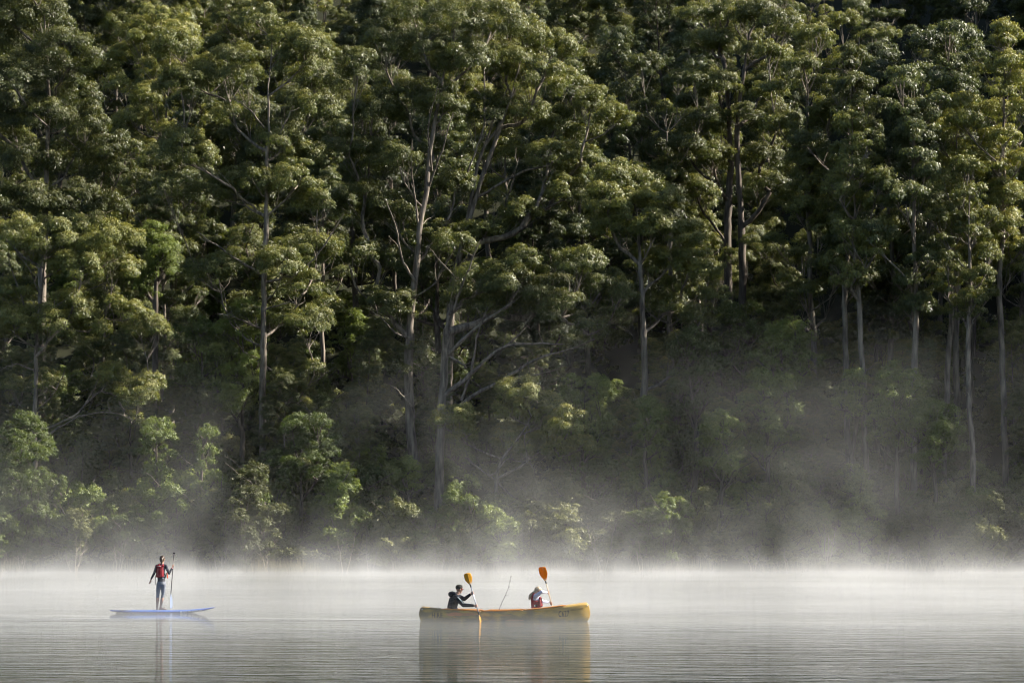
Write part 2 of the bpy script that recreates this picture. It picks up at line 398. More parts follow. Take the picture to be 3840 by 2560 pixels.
hero("gum_tree", "broad dense eucalyptus crown of rounded sunlit domes filling the picture's upper corner on the left", 286,
     [(150, 1600), (150, 1100), (170, 700), (180, 300), (170, 60)],
     [(60, 60, 120), (170, 110, 110), (250, 220, 110), (60, 300, 110), (200, 300, 100), (290, 380, 90), (60, 480, 110), (180, 450, 90), (330, 480, 80), (400, 560, 80), (100, 620, 110), (250, 600, 90), (380, 650, 90),
      (450, 640, 60), (520, 690, 55), (60, 780, 110), (180, 780, 100), (300, 760, 90), (400, 790, 80), (-60, 150, 120), (-60, 420, 120), (-80, 680, 120), (120, -60, 110), (480, 560, 50)], 0.5, 2, depth=4, per=80)
hero("gum_tree", "tall straight pale eucalyptus standing directly up slope of the paddleboarder, with long arching lower branch", 277,
     [(982, 1710), (982, 1500), (988, 1300), (985, 1130), (985, 960), (990, 800), (985, 640), (1000, 480), (992, 320), (1010, 120)],
     [(1150, 190, 85), (1080, 160, 70), (970, 90, 75), (1100, 260, 85), (650, 180, 80), (840, 270, 110), (740, 300, 80), (680, 330, 85), (1050, 540, 90), (1130, 600, 80), (700, 570, 95), (760, 600, 60), (900, 700, 85), (1100, 690, 85), (960, 690, 65),
      (780, 720, 85), (1190, 760, 80), (820, 1020, 85), (740, 1010, 50), (1050, 1000, 80), (1180, 960, 90), (1130, 1080, 75), (1150, 1230, 85), (1050, 1200, 65), (1230, 1150, 55), (930, 1180, 40), (870, 1190, 40), (1180, 1390, 45), (880, 440, 80), (1180, 420, 80), (620, 700, 60), (1170, 1560, 25)], 0.38, 3, depth=3.2, rise=0.55, limbs=[(0.15, -2.5, [(985, 1030), (910, 990), (830, 930), (740, 870)]), (0.14, -2.5, [(985, 1060), (1100, 1040), (1200, 950), (1290, 800)]), (0.11, -2.5, [(984, 1525), (1060, 1502), (1130, 1512), (1190, 1575)]), (0.12, -2.5, [(986, 1235), (920, 1205), (870, 1188), (815, 1175)]), (0.10, -2.5, [(988, 1160), (1050, 1140), (1110, 1135)]), (0.12, -2.5, [(985, 570), (1050, 500), (1100, 400)]), (0.10, -2, [(990, 480), (930, 400), (870, 370)])])
hero("gum_tree", "giant pale multi-limbed eucalyptus with leaning trunk beneath the great dome of foliage", 283,
     [(1562, 1760), (1540, 1560), (1535, 1400), (1545, 1200), (1565, 1000), (1580, 850), (1610, 650), (1640, 420), (1680, 200)],
     [(1560, 60, 105), (1700, 90, 105), (1450, 180, 105), (1600, 200, 100), (1750, 230, 100), (1400, 420, 95), (1520, 380, 95), (1660, 400, 90), (1820, 420, 90), (1380, 620, 105), (1500, 600, 85), (1350, 780, 105), (1480, 800, 95),
      (1700, 700, 75), (1600, 900, 85), (1700, 930, 75), (1470, 1160, 85), (1410, 1130, 60), (1550, 1340, 65), (1620, 1370, 50), (1490, 1400, 45), (1340, 260, 90), (1300, 560, 80), (1840, 90, 100), (1620, 560, 70), (1430, 980, 80), (1320, 950, 80)], 0.52, 4, depth=4, rise=0.85, twigs=6, limbs=[(0.13, -3.5, [(1540, 1640), (1560, 1540), (1500, 1470), (1462, 1440)]), (0.16, -3.5, [(1560, 1060), (1500, 960), (1490, 860), (1450, 760)]), (0.13, -3.5, [(1575, 900), (1560, 760), (1540, 640), (1545, 520)]), (0.13, -3.5, [(1600, 720), (1660, 560), (1700, 420)]), (0.10, -3.5, [(1545, 1270), (1480, 1250), (1430, 1190), (1395, 1170)]), (0.12, -4, [(1620, 640), (1600, 480), (1650, 300)])])
hero("gum_tree", "leaning eucalyptus with bright branches and golden domed crown sweeping down to the right", 289,
     [(1690, 1650), (1680, 1300), (1700, 1050), (1760, 820), (1830, 620), (1900, 420)],
     [(1960, 130, 95), (2060, 190, 90), (1900, 250, 95), (2020, 300, 95), (2130, 340, 85), (2220, 400, 80), (2300, 450, 65), (1960, 430, 90), (2080, 480, 85), (2200, 510, 75), (1900, 560, 80), (2060, 600, 85), (2180, 590, 65),
      (1880, 780, 85), (1960, 820, 80), (2050, 760, 70), (2120, 720, 75), (1800, 560, 60), (1820, 880, 75), (2130, 640, 60)], 0.5, 5, depth=3.5, rise=0.85, twigs=6, limbs=[(0.20, -3.5, [(1700, 1060), (1770, 960), (1830, 870), (1850, 800)]), (0.20, -3.8, [(1750, 840), (1800, 560), (1880, 470), (1910, 380), (1950, 230)]), (0.14, -3.8, [(1790, 740), (1960, 640), (2060, 620), (2100, 590)]), (0.13, -3.8, [(1800, 600), (1860, 420), (1920, 300)]), (0.12, -3.8, [(1880, 800), (1920, 700), (1945, 590)])])
hero("gum_tree", "spreading eucalyptus whose bare pale limbs reach sideways above the canoe, leaves massed at their ends", 275,
     [(1650, 1760), (1660, 1500), (1672, 1330), (1685, 1180), (1710, 1040)],
     [(1800, 1060, 100), (1920, 1080, 100), (2050, 1100, 95), (2130, 1180, 95), (2200, 1240, 75), (2250, 1080, 85), (2330, 1100, 55), (1980, 1170, 95), (1840, 1150, 80), (2080, 1010, 80), (2180, 1000, 85), (2290, 1180, 50), (1730, 1120, 60), (1960, 990, 70)], 0.46, 6, depth=3, rise=0.42, twigs=6, first=0.2, limbs=[(0.24, -3.2, [(1668, 1480), (1760, 1410), (1850, 1320), (1930, 1285), (2110, 1290)]), (0.22, -3.4, [(1678, 1330), (1760, 1250), (1850, 1180), (1930, 1130)]), (0.16, -3.4, [(1730, 1500), (1775, 1370), (1790, 1240), (1830, 1150)]), (0.20, -3.2, [(1670, 1560), (1790, 1470), (1900, 1420), (2010, 1340), (2150, 1310), (2230, 1270)]), (0.13, -3.3, [(1860, 1320), (1950, 1260), (1990, 1180)]), (0.12, -3.2, [(1690, 1340), (1740, 1370), (1750, 1380)]), (0.15, -3, [(1690, 1200), (1720, 1100), (1760, 1000), (1800, 900)]), (0.12, -3, [(1900, 1420), (2050, 1400), (2120, 1370)])])
hero("gum_tree", "low crooked eucalyptus with grey-green leaves and twisted pale branches just behind the shore scrub", 269,
     [(1850, 1800), (1880, 1730), (1960, 1640), (2000, 1560)],
     [(1960, 1480, 80), (1920, 1540, 60), (2050, 1560, 85), (2130, 1600, 80), (1920, 1650, 70), (2020, 1680, 75), (2100, 1690, 60), (2180, 1670, 50), (1700, 1570, 70), (1660, 1590, 50), (1740, 1630, 50)], 0.22, 7, depth=2, rise=0.4, first=0.15, limbs=[(0.10, -2, [(1745, 1715), (1800, 1760), (1845, 1790), (1900, 1715), (1940, 1730), (1985, 1730), (2010, 1775)]), (0.09, -1.8, [(1985, 1720), (1960, 1640), (1990, 1590)]), (0.08, -1.5, [(1845, 1785), (1900, 1850), (1960, 1880)])])
hero("gum_tree", "rounded golden-green eucalyptus crown below the shaded gap on the slope, foliage trailing down one side", 281,
     [(2420, 1700), (2410, 1300), (2390, 950), (2380, 780)],
     [(2300, 680, 85), (2400, 690, 85), (2470, 760, 80), (2280, 770, 90), (2380, 800, 90), (2460, 860, 80), (2300, 870, 75), (2560, 900, 75), (2600, 980, 75), (2650, 1030, 65), (2680, 1110, 55), (2560, 1080, 75), (2500, 1000, 75),
      (2620, 1200, 65), (2480, 1150, 65), (2570, 1300, 65), (2250, 850, 60), (2420, 960, 60)], 0.4, 8, depth=3)
hero("gum_tree", "dark eucalyptus, the left of the twin straight trunks high on the slope", 300,
     [(2735, 1300), (2736, 1000), (2740, 700), (2742, 450), (2720, 200)],
     [(2660, 160, 85), (2620, 60, 75), (2740, 50, 80), (2600, 300, 85), (2700, 330, 75), (2640, 480, 90), (2580, 560, 80), (2680, 600, 85), (2620, 720, 70), (2700, 180, 60), (2560, 420, 60)], 0.5, 9, bark=BARK_DARK, depth=3, flat=0.65)
hero("gum_tree", "dark eucalyptus, the right of the twin straight trunks high on the slope", 299,
     [(2797, 1300), (2795, 1000), (2785, 700), (2775, 500), (2820, 200)],
     [(2830, 60, 80), (2920, 100, 85), (2860, 330, 75), (2910, 470, 90), (2780, 440, 75), (2850, 600, 80), (2940, 280, 75), (2890, 700, 70), (2830, 200, 65)], 0.46, 10, bark=BARK_DARK, depth=3, flat=0.65)
right = [
 (3180, 281, 1760, 150, 0.36, "slender pale trunked eucalyptus, first of the tall row beyond the round green wattle"),
 (3255, 276, 1800, 420, 0.30, "slim eucalyptus with a sunlit cream trunk leaning against its darker neighbour"),
 (3440, 274, 1850, 200, 0.42, "tall eucalyptus forking into three upright stems in the misty stand"),
 (3530, 279, 1800, 330, 0.28, "thin eucalyptus with a crooked upper stem between two stouter trunks"),
 (3655, 270, 1930, 560, 0.26, "slender bare stemmed eucalyptus with two short side branches in the mist"),
 (3775, 277, 1880, 60, 0.40, "tallest straight eucalyptus trunk near the picture's edge, pale and bare to high up"),
 (3050, 288, 1650, 60, 0.36, "dark crowned eucalyptus with flat leaf layers beside the tall misty row"),
 (3600, 288, 1650, 40, 0.34, "eucalyptus with a broad sunlit top rising behind the misty stand"),
 (3330, 290, 1600, 100, 0.36, "eucalyptus with sunlit crown and several upright limbs behind the tall row"),
]
for i, (px, Y, yb, yt, r0, lab) in enumerate(right):
    k = KINDS[(7, 8, 6, 8, 8, 7, 3, 6, 1)[i]]; g = at(px, yb, Y); gz = float(ground_z(g.x, Y)) - 0.2
    s = (at(px, yt, Y).z - gz) / (k[2] + 1.0)
    t = place_tree("gum_tree", k[0], k[1], (g.x, Y, gz), 1.3 * i + 0.4, s, lab, None)
    t.scale = (s * 0.95, s * 0.95, s)

# -------- the rest of the wood, row behind row up the slope
ORD = "first second third fourth fifth sixth seventh eighth ninth tenth eleventh twelfth thirteenth fourteenth fifteenth sixteenth seventeenth eighteenth nineteenth twentieth twenty-first twenty-second twenty-third twenty-fourth twenty-fifth twenty-sixth twenty-seventh twenty-eighth twenty-ninth thirtieth".split()
rows = [(296, 12, "lowest full row up the wooded slope"), (308, 13, "second full row up the wooded slope"), (321, 13, "third full row up the wooded slope"),
        (335, 14, "fourth full row up the wooded slope"), (350, 14, "fifth full row up the wooded slope"), (366, 15, "sixth full row up the wooded slope"), (384, 15, "seventh full row up the wooded slope"), (402, 15, "eighth full row up the wooded slope"), (420, 14, "topmost row on the wooded slope")]
FORM = {'dome': "round crowned eucalyptus", 'tier': "layered eucalyptus", 'spire': "narrow eucalyptus"}
rg = random.Random(5)
for ri, (Y, n_, where) in enumerate(rows):
    half = Y * 1920 / F + 7
    for j in range(n_):
        x = -half + (j + 0.5 + rg.uniform(-0.3, 0.3)) * 2 * half / n_; y = Y + rg.uniform(-4, 4)
        pxx = 1920 + x / y * F
        if ri == 0 and 700 < pxx < 2500 and rg.random() < 0.4: continue
        if 0 < ri < 7 and rg.random() < 0.15: continue
        pool = [0, 2, 4, 5, 1] if pxx < 2500 else [1, 3, 5, 6, 4]
        k = KINDS[rg.choice(pool)]; s = rg.uniform(0.76, 1.10)
        place_tree("gum_tree", k[0], k[1], (x, y, float(ground_z(x, y)) - 0.2), rg.uniform(0, 6.28), s,
                   f"{FORM[k[3]]}, {ORD[j]} from the left in the {where}", "eucalyptus trees covering the slope")
k = KINDS[2]; g = at(1235, 0, 396); place_tree("gum_tree", k[0], k[1], (g.x, 396, float(ground_z(g.x, 396)) - 0.2), 2.0, 1.1, "round crowned eucalyptus closing the gap at the top above the tall pale trunk", "eucalyptus trees covering the slope")
k = KINDS[0]; g = at(3430, 0, 408); place_tree("gum_tree", k[0], k[1], (g.x, 408, float(ground_z(g.x, 408)) - 0.2), 1.0, 1.1, "round crowned eucalyptus at the very top above the tall misty row", "eucalyptus trees covering the slope")
# trees of the same wood just outside the frame towards the sun, whose shade reaches into it
for j in range(8):
    Y = 275 + (j % 8) * 14 + rg.uniform(-3, 3); x = Y * 1920 / F + 9 + (j // 8) * 22 + rg.uniform(-3, 3)
    k = KINDS[rg.choice([0, 1, 3, 5])]
    place_tree("gum_tree", k[0], k[1], (x, Y, float(ground_z(x, Y)) - 0.2), rg.uniform(0, 6.28), rg.uniform(0.9, 1.1),
               f"eucalyptus past the picture's right edge, {ORD[j]} counted from the shore up the slope", "eucalyptus past the right edge")

# -------- understorey wattles
def bush(name, label, px, py_base, Y, w_px, h_px, seed, leaf, group=None, cat="shrub", per=85, L=0.25, W=0.07, droop=0.7, zoff=0.0, n_=None):
    rng = np.random.default_rng(seed); k = Y / F
    b = at(px, py_base, Y); b.z = min(b.z, float(ground_z(b.x, Y)))
    top = at(px, py_base - h_px, Y).z - b.z; w = w_px * k; z0 = max(0.0, (at(px, py_base, Y).z - b.z)) + 0.3
    n_ = n_ or max(8, int(w * (top - z0) * 0.55)); cl = []
    for i in range(n_):
        f = (i + rng.random()) / n_; a = rng.random() * 6.28
        q = w * 0.5 * math.sqrt(max(0.06, 1 - (abs(f - 0.42) / 0.62) ** 2)) * (0.3 + 0.7 * rng.random())
        cl.append((math.cos(a) * q, math.sin(a) * q * 0.8, z0 + f * (top - z0 - 0.3), (0.7 + 0.55 * rng.random()) * min(1.5, 0.32 * w + 0.25)))
    tl = [np.array([0, 0, -0.3]), np.array([rng.normal() * 0.2, rng.normal() * 0.2, top * 0.5]), np.array([rng.normal() * 0.4, rng.normal() * 0.4, top * 0.9])]
    wood = wood_mesh("shrub_stem", rng, tl, 0.06 + 0.012 * top, cl, BARK_DARK, twigs=3, first=0.08, crook=0.06)
    crown = crown_mesh("shrub_foliage", rng, cl, per, L, W, leaf, flat=0.8, droop=droop, sub=18)
    t = empty(name, b); link("stem", wood, t); link("foliage", crown, t)
    return tag(t, label, cat, group)
WT = [
 ("big bright wattle bush leaning out at the picture's left edge, down to the water", 70, 2090, 264, 300, 520, "big"),
 ("upright light green wattle left of the tall pale trunk, above the paddleboarder", 600, 1830, 268, 130, 260, ""),
 ("narrow yellow-green wattle between two others above the paddleboard's nose", 765, 1850, 267, 100, 260, ""),
 ("full bright green wattle to the right of the tall pale trunk", 1130, 1840, 267, 260, 280, ""),
 ("soft green wattle high in the shade beside the tall pale trunk", 760, 1500, 281, 220, 300, ""),
 ("mid green feathery wattle left of the tall pale trunk under its lowest limbs", 900, 1560, 280, 240, 420, ""),
 ("small light green wattle in the dark hollow high on the left slope", 590, 1120, 292, 150, 280, ""),
 ("small wattle with round top at the foot of the leaning giant trunk", 1530, 1850, 268, 110, 130, ""),
 ("dark green wattle behind the low crooked eucalyptus", 2190, 1740, 272, 200, 330, ""),
 ("leafy green wattle standing alone in the shade between the canoe's two paddles", 2430, 1700, 270, 140, 190, ""),
 ("bright topped wattle spreading sideways on the slope right of centre", 2940, 1450, 279, 260, 240, ""),
 ("tall wattle with two sunlit tufts below the twin dark trunks", 2880, 1720, 272, 230, 330, ""),
 ("round pale green wattle like a ball in front of the misty trunks", 3370, 1680, 268, 240, 290, ""),
 ("thin pale wattle hanging in the mist right of the round one", 3500, 1760, 267, 210, 240, ""),
 ("small wattle left of the round pale green one", 3200, 1580, 274, 140, 190, ""),
 ("olive wattle with flat top at the edge of the mist below the golden crown", 2700, 1800, 269, 180, 250, ""),
 ("dark leafy wattle under the round golden-green crown", 2600, 1560, 278, 240, 320, ""),
 ("leafy wattle in deep shade below the trailing golden foliage", 2760, 1480, 284, 240, 330, ""),
]
for i, (lab, px, pb, Y, w, h, _) in enumerate(WT):
    bush("wattle_bush", lab, px, pb, Y, w, h, 500 + i, WATTLE, per=62)
# -------- scrub along the water's edge

rs = random.Random(9); n_s = 30; TT = []
for i in range(6):
    rng = np.random.default_rng(600 + i); h = 4.2 + 0.75 * i; w = 4.6 + 0.4 * (i % 3); cl = []
    for j in range(30):
        f = (j + rng.random()) / 30; a = rng.random() * 6.28; q = w * 0.5 * math.sqrt(max(0.06, 1 - (abs(f - 0.42) / 0.62) ** 2)) * (0.3 + 0.7 * rng.random())
        cl.append((math.cos(a) * q, math.sin(a) * q, 0.4 + f * (h - 0.8), 0.7 + 0.5 * rng.random()))
    tl = [np.array([0, 0, -0.4]), np.array([rng.normal() * 0.2, rng.normal() * 0.2, h * 0.5]), np.array([rng.normal() * 0.4, rng.normal() * 0.4, h * 0.9])]
    TT.append((wood_mesh("shrub_stem", rng, tl, 0.10, cl, BARK_DARK, twigs=4, first=0.08, crook=0.07), crown_mesh("shrub_foliage", rng, cl, 84, 0.22, 0.072, WATTLE if i in (1, 4) else SCRUB, flat=0.9, droop=0.2, sub=20), h))
for i in range(n_s):
    px = 40 + i * 3770 / (n_s - 1) + rs.uniform(-45, 45); x = (px - 1920) / F * 264; Y = float(shore(x)) + rs.uniform(0.8, 4.5); k = TT[rs.randrange(6)]; s = rs.uniform(0.75, 1.2)
    hh = k[2] * s; tall = "tall" if hh > 6.5 else ("low" if hh < 4.8 else "middling")
    t = place_tree("tea_tree_shrub", k[0], k[1], (x, Y, float(ground_z(x, Y)) - 0.1), rs.uniform(0, 6.28), s, f"{tall} olive tea-tree shrub on the waterline, {ORD[i]} from the left", "tea-tree scrub along the far shore", "shrub", ("stem", "foliage"))

# -------- shrubs filling the shade between the trunks, and the low ground cover
SH = []
for i, (w, h, lf) in enumerate([(4.5, 5.0, WATTLE), (5.5, 4.0, SCRUB), (4.0, 7.0, WATTLE), (6.0, 6.0, WATTLE), (5.0, 4.5, SCRUB)]):
    rng = np.random.default_rng(800 + i); cl = []; n_ = 26
    for j in range(n_):
        f = (j + rng.random()) / n_; a = rng.random() * 6.28; q = w * 0.5 * math.sqrt(max(0.06, 1 - (abs(f - 0.42) / 0.62) ** 2)) * (0.3 + 0.7 * rng.random())
        cl.append((math.cos(a) * q, math.sin(a) * q, 0.5 + f * (h - 0.9), 0.8 + 0.6 * rng.random()))
    tl = [np.array([0, 0, -0.3]), np.array([rng.normal() * 0.2, rng.normal() * 0.2, h * 0.5]), np.array([rng.normal() * 0.4, rng.normal() * 0.4, h * 0.9])]
    SH.append((wood_mesh("shrub_stem", rng, tl, 0.11, cl, BARK_DARK, twigs=3, first=0.08, crook=0.06), crown_mesh("shrub_foliage", rng, cl, 54, 0.27, 0.09, lf, flat=0.85, droop=0.5)))
BANDS = [(265.5, "line along the top of the bank"), (271, "line just behind the shore scrub"), (280, "first band above the shore thicket"), (288, "second band up among the trunks"), (299, "third band up among the trunks"), (313, "fourth band up among the trunks"), (329, "fifth band up among the trunks"), (346, "highest band among the trunks")]
for bi, (Y, where) in enumerate(BANDS):
    half = Y * 1920 / F + 2
    nb_ = 26 if bi < 4 else 18
    for j in range(nb_):
        x = -half + (j + 0.5 + rg.uniform(-0.35, 0.35)) * 2 * half / nb_; y = max(Y + rg.uniform(-3, 3), float(shore(x)) + 1.0); k = rg.choice(SH)
        t = empty("shade_shrub", (x, y, float(ground_z(x, y)) - 0.1), rg.uniform(0, 6.28)); s = rg.uniform(0.7, 1.25); t.scale = (s, s, s)
        link("stem", k[0], t); link("foliage", k[1], t)
        tag(t, f"shaded understorey shrub, {ORD[j]} from the left in the {where}", "shrub", "shrubs in the shade under the trees")
for bi, (Y, where) in enumerate([(276, "lower line"), (285, "middle line"), (293, "upper line")]):
    half = Y * 1920 / F + 2
    for j in range(12):
        x = -half + (j + 0.5 + rg.uniform(-0.4, 0.4)) * 2 * half / 12; y = Y + rg.uniform(-3, 3); pxx = 1920 + x / y * F
        k = KINDS[rg.choice([0, 2, 4, 5])]
        if 1640 < pxx < 2330 and bi == 0: continue          # the open hollow under the spreading limbs
        place_tree("young_gum_tree", k[0], k[1], (x, y, float(ground_z(x, y)) - 0.1), rg.uniform(0, 6.28), rg.uniform(0.30, 0.50),
                   f"young leafy eucalyptus under the tall ones, {ORD[j]} from the left in the {where}", "young eucalyptus under the tall trees")
rng = np.random.default_rng(77); tuft = []
for j in range(2600):
    y = 262.5 + 75 * rng.random() ** 1.3; x = (rng.random() * 2 - 1) * (y * 1920 / F + 6)
    if y < shore(x) + 0.6: continue
    tuft.append((x, y, float(ground_z(x, y)) + 0.25, 0.5 + 0.8 * rng.random()))
for j in range(520):
    y = 338 + 95 * rng.random(); x = (rng.random() * 2 - 1) * (y * 1920 / F + 4); tuft.append((x, y, float(ground_z(x, y)) + 0.5, 1.1 + 0.9 * rng.random()))
cover = link("ground_cover", crown_mesh("ground_cover", rng, tuft, 20, 0.46, 0.17, SCRUB, flat=0.8, droop=0.1, sub=6)); cover["kind"] = "stuff"

# -------- dead saplings and reeds standing in the shallows
STICK = bark_material("dead_wood", (0.13, 0.11, 0.085), (0.28, 0.24, 0.19))
DS = []
for i in range(5):
    rng = np.random.default_rng(900 + i); H = 2.2 + 0.7 * i; tb = []
    for j in range(2 + i % 3):
        a = rng.random() * 6.28; u = np.linspace(0, 1, 7)[:, None]; ln = H * (0.6 + 0.4 * rng.random())
        P = np.array([0, 0, -0.6]) + u * ln * np.array([math.cos(a) * 0.28, math.sin(a) * 0.28, 1]) + np.cumsum(rng.normal(size=(7, 3)) * 0.06, axis=0) * (u > 0)
        tb.append((P, np.linspace(0.05, 0.016, 7)))
        for q in range(2): s0 = P[3 + q]; d = np.array([rng.normal() * 0.4, rng.normal() * 0.4, 0.6]); tb.append((np.array([s0, s0 + d * 0.5, s0 + d]), np.array([0.03, 0.024, 0.012])))
    V, Q = tubes_np(tb); me = mesh_np("dead_sapling", V, Q, True); me.materials.append(STICK); DS.append(me)
for i in range(20):
    px = 120 + i * 3600 / 19 + rg.uniform(-60, 60); x = (px - 1920) / F * 261; y = float(shore(x)) - rg.uniform(0.2, 1.4)
    o = link("dead_sapling", DS[rg.randrange(5)]); o.location = (x, y, -0.1); o.rotation_euler = (0, 0, rg.uniform(0, 6.28)); s = rg.uniform(0.7, 1.2); o.scale = (s, s, s)
    tag(o, f"thin pale dead sapling standing in the misty shallows, {ORD[i]} from the left", "dead sapling", "dead saplings along the far waterline")
rng = np.random.default_rng(41); m_ = 9000
x = (rng.random(m_) * 2 - 1) * 52; cluster = np.sin(x * 0.5) + np.sin(x * 0.23 + 1) + rng.normal(size=m_) * 0.6; x = x[cluster > -0.3]; m_ = len(x)
y = shore(x) - 1.3 * rng.random(m_) + 0.5; H = 0.7 + 1.3 * rng.random(m_); a = rng.random(m_) * 6.28; ln = rng.normal(size=(m_, 2)) * 0.18
P = np.stack([x, y, np.full(m_, -0.2)], -1); w = np.stack([np.cos(a), np.sin(a), 0 * a], -1) * 0.022; tip = P + np.stack([ln[:, 0] * H, ln[:, 1] * H, H], -1)
reeds = link("reeds", mesh_np("reeds", np.stack([P - w, P + w, tip], 1).reshape(-1, 3), np.arange(3 * m_).reshape(-1, 3)), None, plain("reed_straw", (0.20, 0.17, 0.09), 0.7, 0.2, 0.4, 1.0)); reeds["kind"] = "stuff"
# ------------------------------------------------------------------ boats: common builders
def water_depth(py):
    """Depth along the view at which the lake surface shows at pixel row py."""
    v = (1280.0 - py) / F
    y = math.cos(PITCH) - v * math.sin(PITCH); z = math.sin(PITCH) + v * math.cos(PITCH)
    return -CAM_H / z * y

def tube(name, pts, rad, parent=None, material=None, sides=10, cap=True):
    P = np.asarray(pts, float); r = np.broadcast_to(np.asarray(rad, float), (len(P),)).copy()
    if cap: P = np.concatenate([P[:1], P, P[-1:]]); r = np.concatenate([[r[0] * 0.02], r, [r[-1] * 0.02]])
    d = np.gradient(P, axis=0)
    if cap: d[0] = d[1] = P[2] - P[1]; d[-1] = d[-2] = P[-2] - P[-3]
    d /= np.linalg.norm(d, axis=1)[:, None] + 1e-12
    ref = np.array([0.2, 1.0, 0.1]) if abs(d[:, 2]).mean() > 0.6 else np.array([0.0, 0.1, 1.0])
    a = np.cross(d, ref); a /= np.linalg.norm(a, axis=1)[:, None] + 1e-12; b = np.cross(d, a)
    th = np.arange(sides) * 2 * np.pi / sides
    V = (P[:, None] + r[:, None, None] * (np.cos(th)[None, :, None] * a[:, None] + np.sin(th)[None, :, None] * b[:, None])).reshape(-1, 3)
    k = len(P); i = np.arange(k - 1)[:, None] * sides + np.arange(sides); j = np.arange(k - 1)[:, None] * sides + (np.arange(sides) + 1) % sides
    Q = np.stack([i, j, j + sides, i + sides], -1).reshape(-1, 4)
    return link(name, mesh_np(name, V, Q, True), parent, material)

def blend(balls, voxel, smooth=4, keep=0.4, name="shape"):
    """One continuous skin round a cloud of (x, y, z, rx, ry, rz) balls."""
    bm0 = bmesh.new(); bmesh.ops.create_icosphere(bm0, subdivisions=2, radius=1.0)
    sv = np.array([v.co for v in bm0.verts]); bm0.verts.ensure_lookup_table(); sf = np.array([[v.index for v in f.verts] for f in bm0.faces]); bm0.free()
    V = []; Fc = []
    for i, b in enumerate(balls):
        V.append(sv * np.array(b[3:6]) + np.array(b[:3])); Fc.append(sf + i * len(sv))
    o = link(name, mesh_np(name, np.concatenate(V), np.concatenate(Fc)))
    m = o.modifiers.new("r", 'REMESH'); m.mode = 'VOXEL'; m.voxel_size = voxel; m.use_smooth_shade = True
    if smooth: q = o.modifiers.new("s", 'SMOOTH'); q.iterations = smooth; q.factor = 0.5
    if keep < 1: q = o.modifiers.new("d", 'DECIMATE'); q.ratio = keep
    dg = bpy.context.evaluated_depsgraph_get(); me = bpy.data.meshes.new_from_object(o.evaluated_get(dg))
    old = o.data; bpy.data.objects.remove(o); bpy.data.meshes.remove(old)
    me.polygons.foreach_set("use_smooth", np.ones(len(me.polygons), dtype=bool)); me.materials.clear(); me.name = name
    return me

def chain(pts, step=0.35):
    """Balls along a limb: pts are (x, y, z, r) or (x, y, z, rx, ry, rz); radii blend from joint to joint."""
    out = []; pts = [p if len(p) == 6 else (*p[:3], p[3], p[3], p[3]) for p in pts]
    for a, b in zip(pts[:-1], pts[1:]):
        a = np.array(a, float); b = np.array(b, float)
        k = max(2, int(np.linalg.norm(b[:3] - a[:3]) / (step * min(a[3:].min(), b[3:].min()))) + 1)
        for t in np.linspace(0, 1, k): out.append(tuple(a + (b - a) * t))
    return out

def grip_hand(c, axis, palm_dir, s=1.0, flip=1):
    """A hand closed round a shaft: c point on the shaft, palm_dir from the shaft towards the wrist."""
    ax = np.array(axis, float); ax /= np.linalg.norm(ax); pd = np.array(palm_dir, float); pd -= ax * pd.dot(ax); pd /= np.linalg.norm(pd)
    sd_ = np.cross(ax, pd) * flip; c = np.array(c, float); out = []
    out += chain([(*(c + pd * 0.032 * s - ax * 0.028 * s), 0.021 * s), (*(c + pd * 0.032 * s + ax * 0.03 * s), 0.021 * s)])
    for k, ln in enumerate((0.92, 1.05, 1.0, 0.8)):
        o = c + ax * (-0.033 + 0.022 * k) * s; p_ = []
        for a in (10, 70, 130, 185, 235):
            if a > 235 * ln: break
            th = R(a); p_.append((*(o + (pd * math.cos(th) + sd_ * math.sin(th)) * 0.026 * s), (0.0105 - 0.000012 * a) * s))
        out += chain(p_)
    o = c + ax * 0.038 * s; p_ = []
    for a in (-20, -65, -115, -150): th = R(a); p_.append((*(o + ax * 0.006 * s + (pd * math.cos(th) + sd_ * math.sin(th)) * 0.027 * s), 0.011 * s))
    return out + chain(p_)

def open_hand(w, d, side, s=1.0):
    """A relaxed hand hanging from wrist w along d; side is where the thumb leaves."""
    w = np.array(w, float); d = np.array(d, float); d /= np.linalg.norm(d); sd_ = np.array(side, float); sd_ -= d * sd_.dot(d); sd_ /= np.linalg.norm(sd_); nn = np.cross(d, sd_)
    out = chain([(*(w + d * 0.02 * s), 0.02 * s), (*(w + d * 0.075 * s + sd_ * 0.015 * s), 0.019 * s)]) + chain([(*(w + d * 0.02 * s), 0.02 * s), (*(w + d * 0.075 * s - sd_ * 0.018 * s), 0.018 * s)])
    for k, ln in enumerate((0.07, 0.08, 0.075, 0.058)):
        b = w + d * 0.085 * s + sd_ * (0.030 - 0.02 * k) * s; p_ = []
        for t, cu in ((0, 0), (0.45, 0.06), (0.8, 0.25), (1.0, 0.5)): p_.append((*(b + (d * t * ln - nn * cu * ln + sd_ * (0.1 - 0.07 * k) * t * ln) * s), (0.0095 - 0.002 * t) * s))
        out += chain(p_)
    b = w + d * 0.03 * s + sd_ * 0.022 * s
    return out + chain([(*b, 0.013 * s), (*(b + (d * 0.03 + sd_ * 0.025) * s), 0.011 * s), (*(b + (d * 0.06 + sd_ * 0.032) * s), 0.009 * s)])

